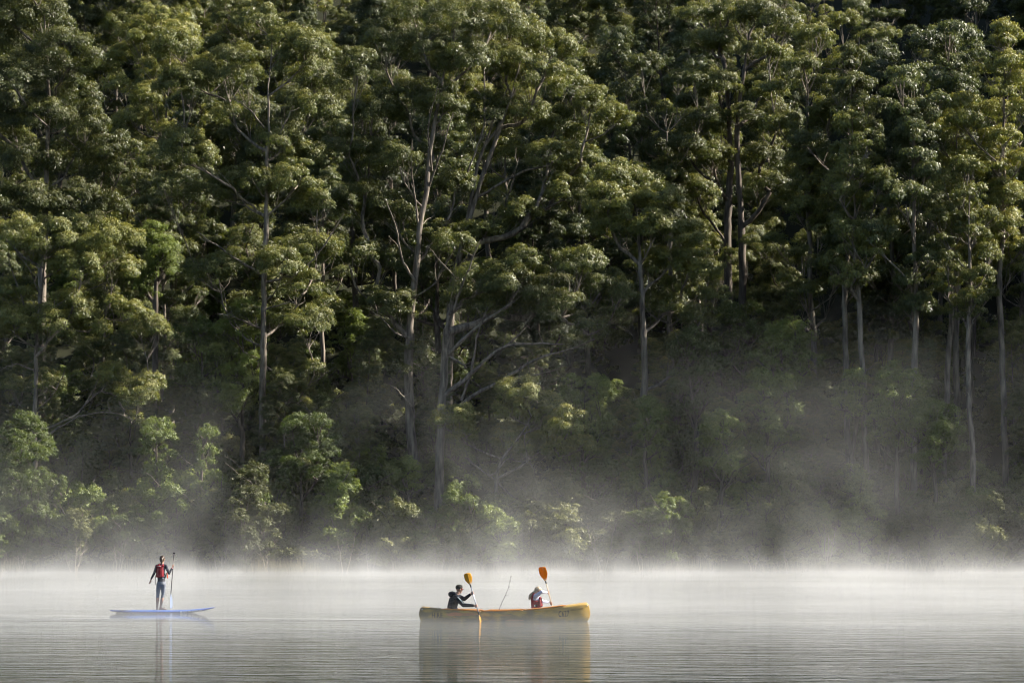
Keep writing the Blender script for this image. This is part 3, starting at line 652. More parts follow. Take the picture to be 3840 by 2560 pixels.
def head_balls(c, fwd, s=1.0, up=(0, 0, 1)):
    """Skull, jaw, nose, brow and ears; c is the middle of the head, fwd where the face looks."""
    f = np.array(fwd, float); f /= np.linalg.norm(f); u = np.array(up, float); u -= f * u.dot(f); u /= np.linalg.norm(u); r_ = np.cross(f, u); c = np.array(c, float)
    def at_(a, b, d_, *rad): q = c + (f * a + r_ * b + u * d_) * s; return (*q, *[x * s for x in (rad if len(rad) == 3 else rad * 3)])
    out = [at_(-0.012, 0, 0.035, 0.082), at_(0.02, 0, 0.03, 0.074), at_(-0.02, 0, 0.01, 0.075), at_(0.03, 0, -0.02, 0.064), at_(0.04, 0, -0.06, 0.05), at_(0.058, 0, -0.088, 0.03)]
    out += chain([at_(0.092, 0, 0.0, 0.010), at_(0.108, 0, -0.03, 0.014), at_(0.095, 0, -0.038, 0.013)])
    out += chain([at_(0.084, -0.035, 0.022, 0.014), at_(0.09, 0, 0.02, 0.012), at_(0.084, 0.035, 0.022, 0.014)])
    out += chain([at_(0.088, -0.018, -0.064, 0.009), at_(0.094, 0, -0.063, 0.010), at_(0.088, 0.018, -0.064, 0.009)])
    for sg in (-1, 1):
        out += chain([at_(0.0, 0.078 * sg, 0.012, 0.014), at_(-0.004, 0.084 * sg, -0.012, 0.013), at_(0.004, 0.08 * sg, -0.03, 0.009)])
    return out

def region_mesh(me, mats, pick):
    for m in mats: me.materials.append(m)
    n_ = len(me.polygons); c = np.empty(n_ * 3, np.float32); me.polygons.foreach_get("center", c); c = c.reshape(-1, 3)
    me.polygons.foreach_set("material_index", np.array([pick(*q) for q in c], dtype=np.int32)); me.update()
    return me

SKIN = plain("skin", (0.42, 0.25, 0.18), 0.55, 0.3, 0.08, 20)
HAIR = plain("dark_brown_hair", (0.045, 0.026, 0.014), 0.45, 0.5, 0.4, 60)
BLOND = plain("fair_hair", (0.36, 0.29, 0.2), 0.5, 0.4, 0.25, 60)
RED = plain("red_vest_nylon", (0.24, 0.02, 0.03), 0.75, 0.2, 0.12, 12)
ORANGE_RED = plain("orange_red_vest_panel", (0.55, 0.08, 0.03), 0.6, 0.3)
BLACK = plain("black_webbing", (0.012, 0.012, 0.014), 0.6, 0.3)
NAVY = plain("navy_jacket_cloth", (0.007, 0.010, 0.017), 0.85, 0.1, 0.25, 14)
WHITE = plain("white_print", (0.75, 0.75, 0.75), 0.6, 0.3)

def speckled(name, base, dot, scale, size):
    m, n, l, p = mat(name)
    tc = n.new("ShaderNodeTexCoord"); vo = n.new("ShaderNodeTexVoronoi"); vo.inputs["Scale"].default_value = scale; vo.inputs["Randomness"].default_value = 0.7
    rp = n.new("ShaderNodeValToRGB"); rp.color_ramp.interpolation = 'LINEAR'
    rp.color_ramp.elements[0].position = size; rp.color_ramp.elements[1].position = size + 0.06
    rp.color_ramp.elements[0].color = (*dot, 1); rp.color_ramp.elements[1].color = (*base, 1)
    l.new(tc.outputs["Object"], vo.inputs["Vector"]); l.new(vo.outputs["Distance"], rp.inputs[0]); l.new(rp.outputs[0], p.inputs["Base Color"]); p.inputs["Roughness"].default_value = 0.7
    return m
SWIM_TOP = speckled("navy_top_with_white_motifs", (0.012, 0.014, 0.028), (0.45, 0.5, 0.6), 9.0, 0.17)
LEGGING = plain("grey_blue_leggings", (0.16, 0.18, 0.22), 0.6, 0.3, 0.3, 25)

# ------------------------------------------------------------------ paddles
def blade_mesh(L, Wd, ridge=0.012, square=0.55):
    """Flat rounded blade lying in x-z, throat at the origin, tip at z = L, with a raised spine."""
    nu, nv = 15, 19; V = []; 
    for sgn in (1, -1):
        for i in range(nv):
            t = i / (nv - 1)
            w = Wd * 0.5 * min(1.0, 0.16 + 0.86 * (math.sin(min(1, t / 0.62) * math.pi / 2)) ** 1.2) * (1.0 - 0.10 * max(0, t - 0.62) / 0.38) * (1.0 if t < 0.9 else math.sqrt(max(0.0, 1 - ((t - 0.9) / 0.115) ** 2)))
            for j in range(nu):
                s = j / (nu - 1) * 2 - 1
                th = 0.0045 * (1 - s ** 4) + ridge * max(0, 1 - abs(s) * Wd * 0.5 / 0.028) * (1 - t) ** 0.5
                V.append((w * s + 0.012 * t * Wd * 4 * 0, sgn * (th + 0.0004) - 0.03 * (t ** 2) + 0.02 * s * s * t, L * t - 0.012 * s * max(0, t - 0.5)))
    V = np.array(V); base = nu * nv; Q = []
    for i in range(nv - 1):
        for j in range(nu - 1):
            a = i * nu + j; Q.append((a, a + 1, a + nu + 1, a + nu)); Q.append((base + a, base + a + nu, base + a + nu + 1, base + a + 1))
    for i in range(nv - 1):
        for j in (0, nu - 1): a = i * nu + j; Q.append((a, a + nu, base + a + nu, base + a))
    for j in range(nu - 1):
        for i in (0, nv - 1): a = i * nu + j; Q.append((a, a + 1, base + a + 1, base + a))
    me = mesh_np("blade", V, Q, True); me.validate(); bm = bmesh.new(); bm.from_mesh(me); bmesh.ops.recalc_face_normals(bm, faces=bm.faces); bm.to_mesh(me); bm.free()
    return me

def plastic(name, rgb, trans=0.35):
    m, n, l, p = mat(name); p.inputs["Base Color"].default_value = (*rgb, 1); p.inputs["Roughness"].default_value = 0.35
    tr = n.new("ShaderNodeBsdfTranslucent"); tr.inputs[0].default_value = (*rgb, 1); mx = n.new("ShaderNodeMixShader"); mx.inputs[0].default_value = trans
    l.new(p.outputs[0], mx.inputs[1]); l.new(tr.outputs[0], mx.inputs[2]); l.new(mx.outputs[0], n["Material Output"].inputs[0])
    return m
YELLOW_P = plastic("yellow_blade_plastic", (0.72, 0.36, 0.015)); ORANGE_P = plastic("orange_blade_plastic", (0.75, 0.27, 0.012))
ALLOY = plain("alloy_shaft", (0.42, 0.44, 0.5), 0.35, 0.5, 0.1, 30, metal=0.6); CREAM_SHAFT = plain("cream_shaft", (0.62, 0.5, 0.34), 0.4, 0.4)

def along(a, b, roll=0.0):
    """Frame at a whose z runs to b."""
    z = (Vector(b) - Vector(a)).normalized(); y = Vector((0, 1, 0)); x = y.cross(z).normalized(); y = z.cross(x)
    m = Matrix((x, y, z)).transposed() @ Matrix.Rotation(roll, 3, 'Z')
    return m.to_quaternion()

def double_paddle(label, top, low, blade_top, blade_low, shaft, Lb, Wb, roll_t, roll_l, total):
    top = Vector(top); low = Vector(low); d = (low - top).normalized(); end = top + d * total
    t = empty("kayak_paddle", end); t.rotation_mode = 'QUATERNION'; t.rotation_quaternion = along(end, top)
    tube("shaft", [(0, 0, Lb * 0.8), (0, 0, total * 0.5), (0, 0, total - Lb * 0.8)], 0.0155, t, shaft)
    b1 = link("blade", blade_mesh(Lb, Wb), t, blade_top); b1.location = (0, 0, total - Lb); b1.rotation_euler = (0, 0, roll_t)
    b2 = link("blade", blade_mesh(Lb, Wb), t, blade_low); b2.location = (0, 0, Lb); b2.rotation_euler = (math.pi, 0, roll_l)
    for z in (Lb + 0.03, total - Lb - 0.03): tube("ferrule", [(0, 0, z - 0.045), (0, 0, z + 0.045)], 0.019, t, BLACK)
    return tag(t, label, "paddle", "paddles held in the canoe")

# ------------------------------------------------------------------ canoe
YC = water_depth(2327.0); KC = YC / F; YAW = R(-7)
CX, CY = at(1891, 2327, YC).x, YC
LH = 2.53
canoe = empty("canoe", (CX, CY, 0), YAW)
tag(canoe, "long ochre plastic hire canoe with scuffed sides carrying two paddlers", "canoe")
SHX = np.array([-2.55, -2.40, -1.82, -1.2, -0.65, 0.0, 0.64, 1.2, 1.81, 2.40, 2.55]); SHZ = np.array([0.40, 0.395, 0.335, 0.305, 0.288, 0.292, 0.316, 0.365, 0.445, 0.528, 0.54])
def hull(x):
    zs = float(np.interp(x, SHX, SHZ)); zk = -0.13 + 0.05 * max(0, (abs(x) - 1.7) / 0.8) ** 2
    rr = 0.34 if x > 0 else 0.22; zm = 0.21 if x > 0 else 0.2
    t = max(0.0, (abs(x) - (LH - rr)) / rr); c = math.sqrt(max(0.0, 1 - t ** 2.2))
    tt = max(0.0, (abs(x) - (LH - 0.12)) / 0.12); ct = math.sqrt(max(0.0, 1 - tt ** 2.2))
    b = 0.43 * (1 - (abs(x) / LH) ** 2.4) + 0.035 * (1 - t ** 3) + 0.002
    return zs * ct + zm * (1 - ct), zk * c + zm * (1 - c), b
def hull_y(x, z):
    zs, zk, b = hull(x); q = min(1, max(0, (z - zk) / (zs - zk + 1e-6)))
    return b * (math.sqrt(1 - (1 - q) ** 2)) ** 0.62
NS, NR = 91, 17
uu = np.linspace(-1, 1, NS); st = LH * np.sin(uu * math.pi / 2) * 0.35 + LH * uu * 0.65
V = []; 
for x in st:
    zs, zk, b = hull(x); row = []
    for inner in (0, 1):
        off = 0.022 if inner else 0.0
        for j in range(2 * NR - 1):
            ph = (j - (NR - 1)) / (NR - 1) * math.pi / 2
            q = 1 - math.cos(ph); y = math.copysign(max(0.0, b - off) * abs(math.sin(ph)) ** 0.62, ph); z = zk + (zs - zk) * q
            if inner: z = min(zs, z + off * (1 - q) * min(1, (zs - zk) / 0.3))
            row.append((x, y, z))
    V += row
M = 2 * (2 * NR - 1); h_ = 2 * NR - 1; Q = []
for i in range(NS - 1):
    for j in range(h_ - 1):
        a = i * M + j; Q.append((a, a + M, a + M + 1, a + 1)); c = a + h_; Q.append((c, c + 1, c + M + 1, c + M))
    for (a, c) in ((i * M, i * M + h_), (i * M + h_ - 1, i * M + M - 1)): Q.append((a, c, c + M, a + M))
m_hull, n, l, p = mat("ochre_hull_plastic")
tc = n.new("ShaderNodeTexCoord"); sp = n.new("ShaderNodeSeparateXYZ"); l.new(tc.outputs["Object"], sp.inputs[0])
def hmath(op, a, b=None):
    q = n.new("ShaderNodeMath"); q.operation = op
    for i, v in enumerate((a, b)):
        if v is None: continue
        if isinstance(v, (int, float)): q.inputs[i].default_value = v
        else: l.new(v, q.inputs[i])
    return q.outputs[0]
def hnoise(s, d=4, stretch=(1, 1, 1)):
    mp = n.new("ShaderNodeMapping"); mp.inputs["Scale"].default_value = stretch; q = n.new("ShaderNodeTexNoise"); q.inputs["Scale"].default_value = s; q.inputs["Detail"].default_value = d
    l.new(tc.outputs["Object"], mp.inputs[0]); l.new(mp.outputs[0], q.inputs["Vector"]); return q.outputs["Fac"]
def hmix(f, a, b):
    q = n.new("ShaderNodeMix"); q.data_type = 'RGBA'; l.new(f, q.inputs[0])
    for i, v in ((6, a), (7, b)):
        if isinstance(v, tuple): q.inputs[i].default_value = (*v, 1)
        else: l.new(v, q.inputs[i])
    return q.outputs[2]
def hramp(v, a, b, lo=0.0, hi=1.0):
    q = n.new("ShaderNodeMapRange"); q.interpolation_type = 'SMOOTHSTEP'; l.new(v, q.inputs[0]); q.inputs[1].default_value = a; q.inputs[2].default_value = b; q.inputs[3].default_value = lo; q.inputs[4].default_value = hi; return q.outputs[0]
# weathered grime amidships and low on the hull, orange plastic showing through where it is rubbed
grime = hmath('MULTIPLY', hramp(hnoise(2.2, 6, (1, 1, 3)), 0.35, 0.62), hramp(sp.outputs[0], 2.3, 0.9, 0.25, 1.0))
cl_ = hmix(grime, (0.52, 0.32, 0.06), (0.25, 0.175, 0.07))
low = hmath('MULTIPLY', hramp(sp.outputs[2], 0.16, 0.0), hramp(hnoise(5, 4), 0.3, 0.6))
cl_ = hmix(hmath('MULTIPLY', low, 0.6), cl_, (0.17, 0.14, 0.085))
def scuff(cx, cz, rx, rz):
    e = hmath('ADD', hmath('POWER', hmath('DIVIDE', hmath('ABSOLUTE', hmath('SUBTRACT', sp.outputs[0], cx)), rx), 2.0), hmath('POWER', hmath('DIVIDE', hmath('ABSOLUTE', hmath('SUBTRACT', sp.outputs[2], cz)), rz), 2.0))
    return hramp(hmath('ADD', e, hmath('MULTIPLY', hmath('SUBTRACT', hnoise(7, 5, (1, 1, 2.5)), 0.5), 2.6)), 1.15, 0.75)
sc_ = hmath('MAXIMUM', hmath('MAXIMUM', scuff(-1.42, 0.20, 0.26, 0.055), hmath('MULTIPLY', scuff(-1.0, 0.21, 0.3, 0.05), 0.6)), hmath('MAXIMUM', hmath('MULTIPLY', scuff(0.3, 0.03, 0.3, 0.03), 0.5), hmath('MULTIPLY', scuff(0.1, 0.17, 0.16, 0.02), 0.4)))
cl_ = hmix(sc_, cl_, (0.62, 0.25, 0.10))
l.new(cl_, p.inputs["Base Color"]); p.inputs["Roughness"].default_value = 0.5; p.inputs["Specular IOR Level"].default_value = 0.35
bp = n.new("ShaderNodeBump"); bp.inputs["Distance"].default_value = 0.01; bp.inputs["Strength"].default_value = 0.5; l.new(hnoise(3, 3), bp.inputs["Height"]); l.new(bp.outputs[0], p.inputs["Normal"])
link("hull", mesh_np("hull", V, Q, True), canoe, m_hull)
RIM = plastic("orange_rim_plastic", (0.66, 0.27, 0.03), 0.2)
def canoe_x(zx): return (zx - 1147) * 0.002345 * 1.03
for (a, b) in ((402, 884), (906, 1398), (1412, 1892)):
    xa, xb = canoe_x(a), canoe_x(b)
    for sg in (-1, 1):
        xx = np.linspace(xa, xb, 25); P = []; rr = []
        for i, x in enumerate(xx):
            zs, zk, bb = hull(x); e = min(1, min(i, 24 - i) / 2.0); P.append((x, sg * (bb - 0.004), zs + 0.004 + 0.016 * e)); rr.append(0.010 + 0.012 * e)
        tube("gunwale_rim", P, rr, canoe, RIM, sides=8)
for sg, x0, x1 in ((-1, -2.44, -1.86), (1, 1.86, 2.42)):
    xx = np.linspace(x0, x1, 12); Vd = []
    for x in xx:
        zs, zk, b = hull(x)
        for s in np.linspace(-1, 1, 7): Vd.append((x, s * max(0.004, b - 0.012), zs + 0.006 + 0.02 * (1 - s * s)))
    Qd = [(i * 7 + j, (i + 1) * 7 + j, (i + 1) * 7 + j + 1, i * 7 + j + 1) for i in range(11) for j in range(6)]
    link("end_deck", mesh_np("end_deck", Vd, Qd, True), canoe, m_hull)
def slab(name, cx, cy_, cz, sx, sy, sz, parent, m, bev=0.012):
    bm = bmesh.new(); bmesh.ops.create_cube(bm, size=1.0)
    for v in bm.verts: v.co = Vector((cx + v.co.x * sx, cy_ + v.co.y * sy, cz + v.co.z * sz))
    bmesh.ops.bevel(bm, geom=list(bm.edges), offset=bev, segments=2, affect='EDGES')
    return link(name, bm_mesh(name, bm), parent, m)
for x in (-1.30, 1.0): slab("seat", x, 0, 0.125, 0.32, 0.70, 0.035, canoe, RIM)
for x in (canoe_x(895), canoe_x(1405)): slab("thwart", x, 0, hull(x)[0] - 0.03, 0.06, 2 * hull(x)[2] - 0.06, 0.03, canoe, m_hull)
def side_text(name, s, x0, x1, z0, z1, material, bold=0.012, rot=0.0):
    cu = bpy.data.curves.new(name, 'FONT'); cu.body = s; cu.size = 1; cu.offset = bold; cu.resolution_u = 3; cu.space_character = 1.15
    o = link(name, cu); dg = bpy.context.evaluated_depsgraph_get(); me = bpy.data.meshes.new_from_object(o.evaluated_get(dg)); bpy.data.objects.remove(o)
    bm = bmesh.new(); bm.from_mesh(me); bmesh.ops.triangulate(bm, faces=bm.faces); bmesh.ops.subdivide_edges(bm, edges=[e for e in bm.edges if e.calc_length() > 0.25], cuts=2)
    xs_ = [v.co.x for v in bm.verts]; ys_ = [v.co.y for v in bm.verts]; ax, bx, ay, by = min(xs_), max(xs_), min(ys_), max(ys_)
    for v in bm.verts:
        u, w = (v.co.x - ax) / (bx - ax), (v.co.y - ay) / (by - ay); x = x0 + (x1 - x0) * u; z = z0 + (z1 - z0) * w + rot * (x - x0)
        v.co = Vector((x, -hull_y(x, z) - 0.005, z))
    bm.to_mesh(me); bm.free(); me.materials.clear()
    return link(name, me, canoe, material)
side_text("number_lettering", "C627", canoe_x(1822), canoe_x(1946), 0.125, 0.305, plain("number_black", (0.008, 0.009, 0.01), 0.7), 0.014, 0.07)
side_text("hire_lettering", "HIRE", canoe_x(272), canoe_x(408), 0.105, 0.245, plain("faded_lettering", (0.07, 0.055, 0.04), 0.7, 0.3, 0.4, 15), 0.025, -0.06)
em = []
for zx, zy in ((1968, 599), (1972, 590), (2020, 578), (2036, 560), (2040, 570), (2106, 562), (2112, 571), (2106, 581), (2044, 584), (2020, 596), (1968, 600)):
    x = canoe_x(zx); z = (735 - zy) * 0.002345; em.append((x, -hull_y(x, z) - 0.003, z))
tube("moulded_emblem", em, 0.0045, canoe, plain("emblem_dark", (0.16, 0.11, 0.035), 0.5), sides=6)
for zx, zy in ((146, 592), (2156, 541)):
    x = canoe_x(zx); z = (735 - zy) * 0.002345
    tube("daylight_plug", [(x, -hull_y(x, z) - 0.006, z), (x, hull_y(x, z) + 0.006, z)], 0.02, canoe, WHITE, sides=12)  # white plugs painted as daylight showing through see-through holes in the hull
zs_, _, _ = hull(-2.37); tube("tie_off_cleat", [(-2.37, 0, zs_ - 0.01), (-2.38, 0, zs_ + 0.05)], 0.012, canoe, BLACK)

def cw(sx, sy, dy=0.0):
    """World point over the canoe's middle line (plus dy away from the camera) for a pixel of the photograph."""
    x = (sx - 1891) * KC; return np.array([CX + x, CY + math.tan(YAW) * x + dy, (2327 - sy) * KC])
def man_p(a, b, dy=0.0): return cw(1640 + a / 7.84, 2140 + b / 7.84, dy)
def wom_p(a, b, dy=0.0): return cw(1950 + a / 6.818, 2110 + b / 6.818, dy)

# ---- paddles and fishing rod
m_top, m_low = man_p(880, 70, -0.42), man_p(1300, 1480, -0.62)
double_paddle("yellow-bladed paddle with a silver shaft dipped beside the near side of the canoe", m_top, m_low, YELLOW_P, YELLOW_P, ALLOY, 0.36, 0.23, R(8), R(75), 1.62)
w_top, w_low = wom_p(555, 105, 0.30), wom_p(815, 1080, 0.50)
double_paddle("orange-bladed paddle with a cream shaft held upright on the canoe's far side", w_top, w_low, ORANGE_P, ORANGE_P, CREAM_SHAFT, 0.44, 0.24, R(-10), R(80), 1.80)
rod = empty("fishing_rod", cw(1866, 2312, 0.05)); tag(rod, "thin curved fishing rod propped up amidships between the two paddlers", "fishing rod")
rp_ = [cw(1866, 2312, 0.05), cw(1873, 2276, 0.05), cw(1890, 2243, 0.05), cw(1904, 2212, 0.06), cw(1911, 2185, 0.06), cw(1914.5, 2161, 0.06)]
rt = np.linspace(0, 1, 24); rk = np.linspace(0, 1, 6); rp_ = np.array(rp_)
co = np.stack([np.interp(rt, rk, rp_[:, k]) for k in range(3)], -1)
for _ in range(6): co[1:-1] = (co[:-2] + 2 * co[1:-1] + co[2:]) / 4
co -= rp_[0]
ROD = plain("rod_graphite", (0.03, 0.022, 0.02), 0.4)
tube("rod_blank", co, np.linspace(0.008, 0.0038, 24), rod, ROD, sides=8)
for i in (6, 11, 16, 20, 23):
    c = co[i] + np.array([0.018, 0, -0.006]); th = np.linspace(0, 2 * math.pi, 11)
    tube("line_guide", np.stack([c[0] + 0.014 * np.cos(th), c[1] + 0 * th, c[2] + 0.014 * np.sin(th)], -1), 0.004, rod, ROD, sides=5, cap=False)
tube("handle", [co[0], co[0] * 0.9 + co[1] * 0.1, co[2]], 0.014, rod, BLACK)

# ------------------------------------------------------------------ the man in the stern
def pick_sleeve(hands):
    return lambda x, y, z: 1
mo = cw(1700, 2327); man = empty("person", mo)
tag(man, "person in dark hooded jacket and black cap paddling in the canoe's stern", "person")
def ml(a, b, dy=0.0): return man_p(a, b, dy) - mo
ax_m = (m_top - m_low); gu = m_low + (m_top - m_low) * ((1480 - 650) / 1410.0); gl = m_low + (m_top - m_low) * ((1480 - 1015) / 1410.0)
gu_l, gl_l = gu - mo, gl - mo
pel = ml(455, 1195); che = ml(500, 900); nek = ml(585, 690)
hd = ml(640, 545, 0.0)
shR, shL = ml(575, 800, -0.17), ml(650, 775, 0.15)
elR = ml(775, 1000, -0.30); elL = ml(800, 830, 0.02)
wrR = gl_l + np.array([-0.085, 0.02, 0.005]); wrL = gu_l + np.array([-0.075, 0.06, -0.035])
face = (0.86, 0.45, -0.12)
bd = chain([(*pel, 0.17, 0.18, 0.13), (*ml(440, 1050), 0.155, 0.18, 0.13), (*ml(490, 880), 0.165, 0.20, 0.13), (*ml(530, 780), 0.145, 0.185, 0.10)])
bd += chain([(*shR, 0.085), (*ml(545, 740), 0.10, 0.1, 0.08), (*shL, 0.085)]) + chain([(*ml(555, 740), 0.085), (*nek, 0.062), (*ml(612, 640), 0.06)])
bd += chain([(*shR, 0.082), (*((shR + elR) / 2), 0.074), (*elR, 0.062), (*((elR + wrR) / 2), 0.056), (*wrR, 0.042)])
bd += chain([(*shL, 0.08), (*((shL + elL) / 2), 0.072), (*elL, 0.06), (*((elL + wrL) / 2), 0.054), (*wrL, 0.042)])
bd += grip_hand(gl_l, ax_m, (-1, 0.2, 0), 1.05) + grip_hand(gu_l, ax_m, (-1, 0.5, -0.3), 1.05, -1)
for sg in (-1, 1):
    hp = pel + np.array([0.03, 0.10 * sg, -0.02]); kn = hp + np.array([0.43, 0.06 * sg, 0.02]); kn[2] = 0.26; an = kn + np.array([0.30, -0.04 * sg, -0.24]); an[2] = 0.03
    bd += chain([(*hp, 0.10), (*((hp + kn) / 2), 0.085), (*kn, 0.06), (*((kn + an) / 2), 0.052), (*an, 0.04), (*(an + np.array([0.16, 0, 0.01])), 0.035)])
bd += head_balls(hd, face, 1.0)
def pick_man(x, y, z):
    q = np.array([x, y, z])
    if np.linalg.norm(q - hd) < 0.16 and z > nek[2] - 0.03: return 1
    if np.linalg.norm(q - gl_l) < 0.082 or np.linalg.norm(q - gu_l) < 0.085: return 1
    if z < 0.30 and x > pel[0] + 0.2: return 2
    return 0
link("body", region_mesh(blend(bd, 0.0075, 3, 0.4, "body"), [NAVY, SKIN, LEGGING], pick_man), man)
hood = blend(chain([(*ml(420, 690, -0.10), 0.06), (*ml(400, 690, 0.0), 0.085, 0.09, 0.085), (*ml(440, 670, 0.11), 0.06)]) + chain([(*ml(430, 650, -0.09), 0.045), (*ml(520, 690, -0.11), 0.04), (*ml(590, 730, -0.09), 0.032)]) + chain([(*ml(440, 640, 0.10), 0.045), (*ml(560, 680, 0.12), 0.04)]), 0.011, 4, 0.6, "hood")
link("hood", hood, man, NAVY)
fu = np.array(face) / np.linalg.norm(face); ru = np.cross(fu, (0, 0, 1)); ru /= np.linalg.norm(ru); uu_ = np.cross(ru, fu)
def hp_(a, b, c_): return hd + fu * a + ru * b + uu_ * c_
cap_b = chain([(*hp_(0.0, 0, 0.055), 0.098, 0.095, 0.088), (*hp_(-0.02, 0, 0.05), 0.095, 0.092, 0.085)]) + chain([(*hp_(0.02, 0, 0.06), 0.088), (*hp_(-0.03, 0, 0.055), 0.088)])
capo = link("cap", region_mesh(blend([b for b in cap_b if True], 0.009, 4, 0.6, "cap"), [plain("black_cap_cloth", (0.018, 0.018, 0.017), 0.8, 0.2, 0.3, 40)], lambda *a: 0), man)
Vb = []; nb = 9
for z_ in (0.0, -0.007):
    for i in range(nb):
        th = (i / (nb - 1) - 0.5) * 2.0
        for rr in (0.088, 0.125, 0.165 - 0.012 * abs(th)): 
            q = hp_(math.cos(th) * 0.088 + (rr - 0.088), math.sin(th) * 0.088, 0.028 + z_ - 0.012 * (rr - 0.088) / 0.08 - 0.01 * th * th); Vb.append(q)
Qb = []
for i in range(nb - 1):
    for j in range(2):
        a = i * 3 + j; Qb += [(a, a + 3, a + 4, a + 1), (27 + a, 27 + a + 1, 27 + a + 4, 27 + a + 3)]
    Qb += [(i * 3 + 2, i * 3 + 5, 27 + i * 3 + 5, 27 + i * 3 + 2), (i * 3, 27 + i * 3, 27 + i * 3 + 3, i * 3 + 3)]
for i in (0, nb - 1):
    for j in range(2): Qb.append((i * 3 + j, i * 3 + j + 1, 27 + i * 3 + j + 1, 27 + i * 3 + j))
link("bill", mesh_np("bill", Vb, Qb), capo, BLACK)
th = np.linspace(-1.9, 0.5, 14)
tube("red_trim", [hp_(math.cos(t) * 0.100 - 0.004, math.sin(t) * 0.097, 0.018) for t in np.linspace(0.15, 1.15, 9)], 0.012, capo, ORANGE_RED, sides=6)
tube("sunglasses", [hp_(0.0, 0.086, 0.008), hp_(0.06, 0.078, 0.004), hp_(0.092, 0.045, 0.0), hp_(0.1, 0.0, 0.004), hp_(0.092, -0.045, 0.0), hp_(0.06, -0.078, 0.004), hp_(0.0, -0.086, 0.008)], [0.004, 0.005, 0.017, 0.006, 0.017, 0.005, 0.004], man, BLACK)
SIL = plain("silver_print", (0.42, 0.47, 0.5), 0.6, 0.3, 0.6, 60)
tube("sleeve_stripe", [shR + np.array([0.03, -0.072, 0.035]), (shR + elR) / 2 + np.array([0.035, -0.055, 0.028]), elR + np.array([0.0, -0.045, 0.038])], [0.014, 0.018, 0.010], man, SIL, sides=6)

# ------------------------------------------------------------------ the paddler in the bow
wo = cw(2010, 2327); wom = empty("person", wo)
tag(wom, "fair-haired person in red life vest over pale long sleeves bending forward in the canoe's bow", "person")
def wl_(a, b, dy=0.0): return wom_p(a, b, dy) - wo
ax_w = w_top - w_low; wu = w_low + (w_top - w_low) * ((1080 - 765) / 975.0); wd_ = w_low + (w_top - w_low) * ((1080 - 1035) / 975.0)
wu_l, wd_l = wu - wo, wd_ - wo
pel = wl_(400, 1235); nek = wl_(425, 790, 0.02); hd = wl_(452, 710, 0.03)
shR, shL = wl_(395, 850, -0.15), wl_(430, 860, 0.16); elR = wl_(545, 735, -0.14); elL = wl_(575, 985, 0.28)
wrR = wu_l + np.array([-0.06, -0.07, 0.01]); wrL = wd_l + np.array([-0.09, 0.0, 0.035])
bd = chain([(*pel, 0.15, 0.17, 0.12), (*wl_(405, 1060), 0.12, 0.145, 0.11), (*wl_(405, 930), 0.13, 0.165, 0.10), (*wl_(408, 870), 0.115, 0.16, 0.08)])
bd += chain([(*shR, 0.066), (*wl_(405, 830), 0.075), (*shL, 0.066)]) + chain([(*wl_(410, 830), 0.06), (*nek, 0.05), (*wl_(440, 745, 0.03), 0.048)])
bd += chain([(*shR, 0.068), (*((shR + elR) / 2), 0.06), (*elR, 0.05), (*((elR + wrR) / 2), 0.044), (*wrR, 0.032)])
bd += chain([(*shL, 0.066), (*((shL + elL) / 2), 0.058), (*elL, 0.05), (*((elL + wrL) / 2), 0.043), (*wrL, 0.03)])
bd += grip_hand(wu_l, ax_w, (-0.7, -0.7, 0.1), 0.92, -1) + grip_hand(wd_l, ax_w, (-1, 0.0, 0.3), 0.92)
for sg in (-1, 1):
    hp = pel + np.array([0.03, 0.09 * sg, -0.02]); kn = hp + np.array([0.40, 0.06 * sg, 0.0]); kn[2] = 0.25; an = kn + np.array([0.26, -0.04 * sg, -0.2]); an[2] = 0.03
    bd += chain([(*hp, 0.092), (*((hp + kn) / 2), 0.078), (*kn, 0.055), (*((kn + an) / 2), 0.047), (*an, 0.036), (*(an + np.array([0.14, 0, 0.01])), 0.032)])
faceW = (0.80, 0.42, -0.42)
bd += head_balls(hd, faceW, 0.93, (0.3, 0.1, 1))
def pick_wom(x, y, z):
    q = np.array([x, y, z])
    if np.linalg.norm(q - hd) < 0.15 and z > nek[2] - 0.02: return 1
    if np.linalg.norm(q - wu_l) < 0.075 or np.linalg.norm(q - wd_l) < 0.095: return 1
    if z < 0.26: return 2
    return 0
link("body", region_mesh(blend(bd, 0.0075, 3, 0.4, "body"), [plain("pale_lilac_top", (0.50, 0.52, 0.66), 0.75, 0.2, 0.1, 10), SKIN, NAVY], pick_wom), wom)
vest = blend(chain([(*wl_(405, 1120), 0.15, 0.185, 0.07), (*wl_(405, 1000), 0.155, 0.19, 0.09), (*wl_(385, 915), 0.135, 0.125, 0.07)]) + chain([(*wl_(330, 1130), 0.055, 0.16, 0.04), (*wl_(310, 900), 0.05, 0.15, 0.06), (*wl_(345, 800), 0.045, 0.11, 0.05)]) +
             chain([(*wl_(510, 900, -0.07), 0.045, 0.06, 0.05), (*wl_(530, 1080, -0.09), 0.06, 0.07, 0.05)]) + chain([(*wl_(510, 900, 0.09), 0.045, 0.06, 0.05), (*wl_(530, 1080, 0.09), 0.06, 0.07, 0.05)]), 0.010, 3, 0.5, "life_vest")
vo_ = link("life_vest", vest, wom, RED)
link("pocket", blend(chain([(*wl_(500, 960, -0.17), 0.04, 0.035, 0.04), (*wl_(505, 1080, -0.18), 0.045, 0.035, 0.05)]), 0.008, 3, 0.6, "pocket"), vo_, plain("dark_red_pocket", (0.20, 0.02, 0.022), 0.7))
tube("side_strap", [wl_(365, 1080, -0.20), wl_(400, 1085, -0.205), wl_(440, 1100, -0.20)], 0.03, vo_, BLACK, sides=8)
tube("buckle", [wl_(372, 1075, -0.235), wl_(374, 1110, -0.235)], 0.012, vo_, WHITE, sides=6)
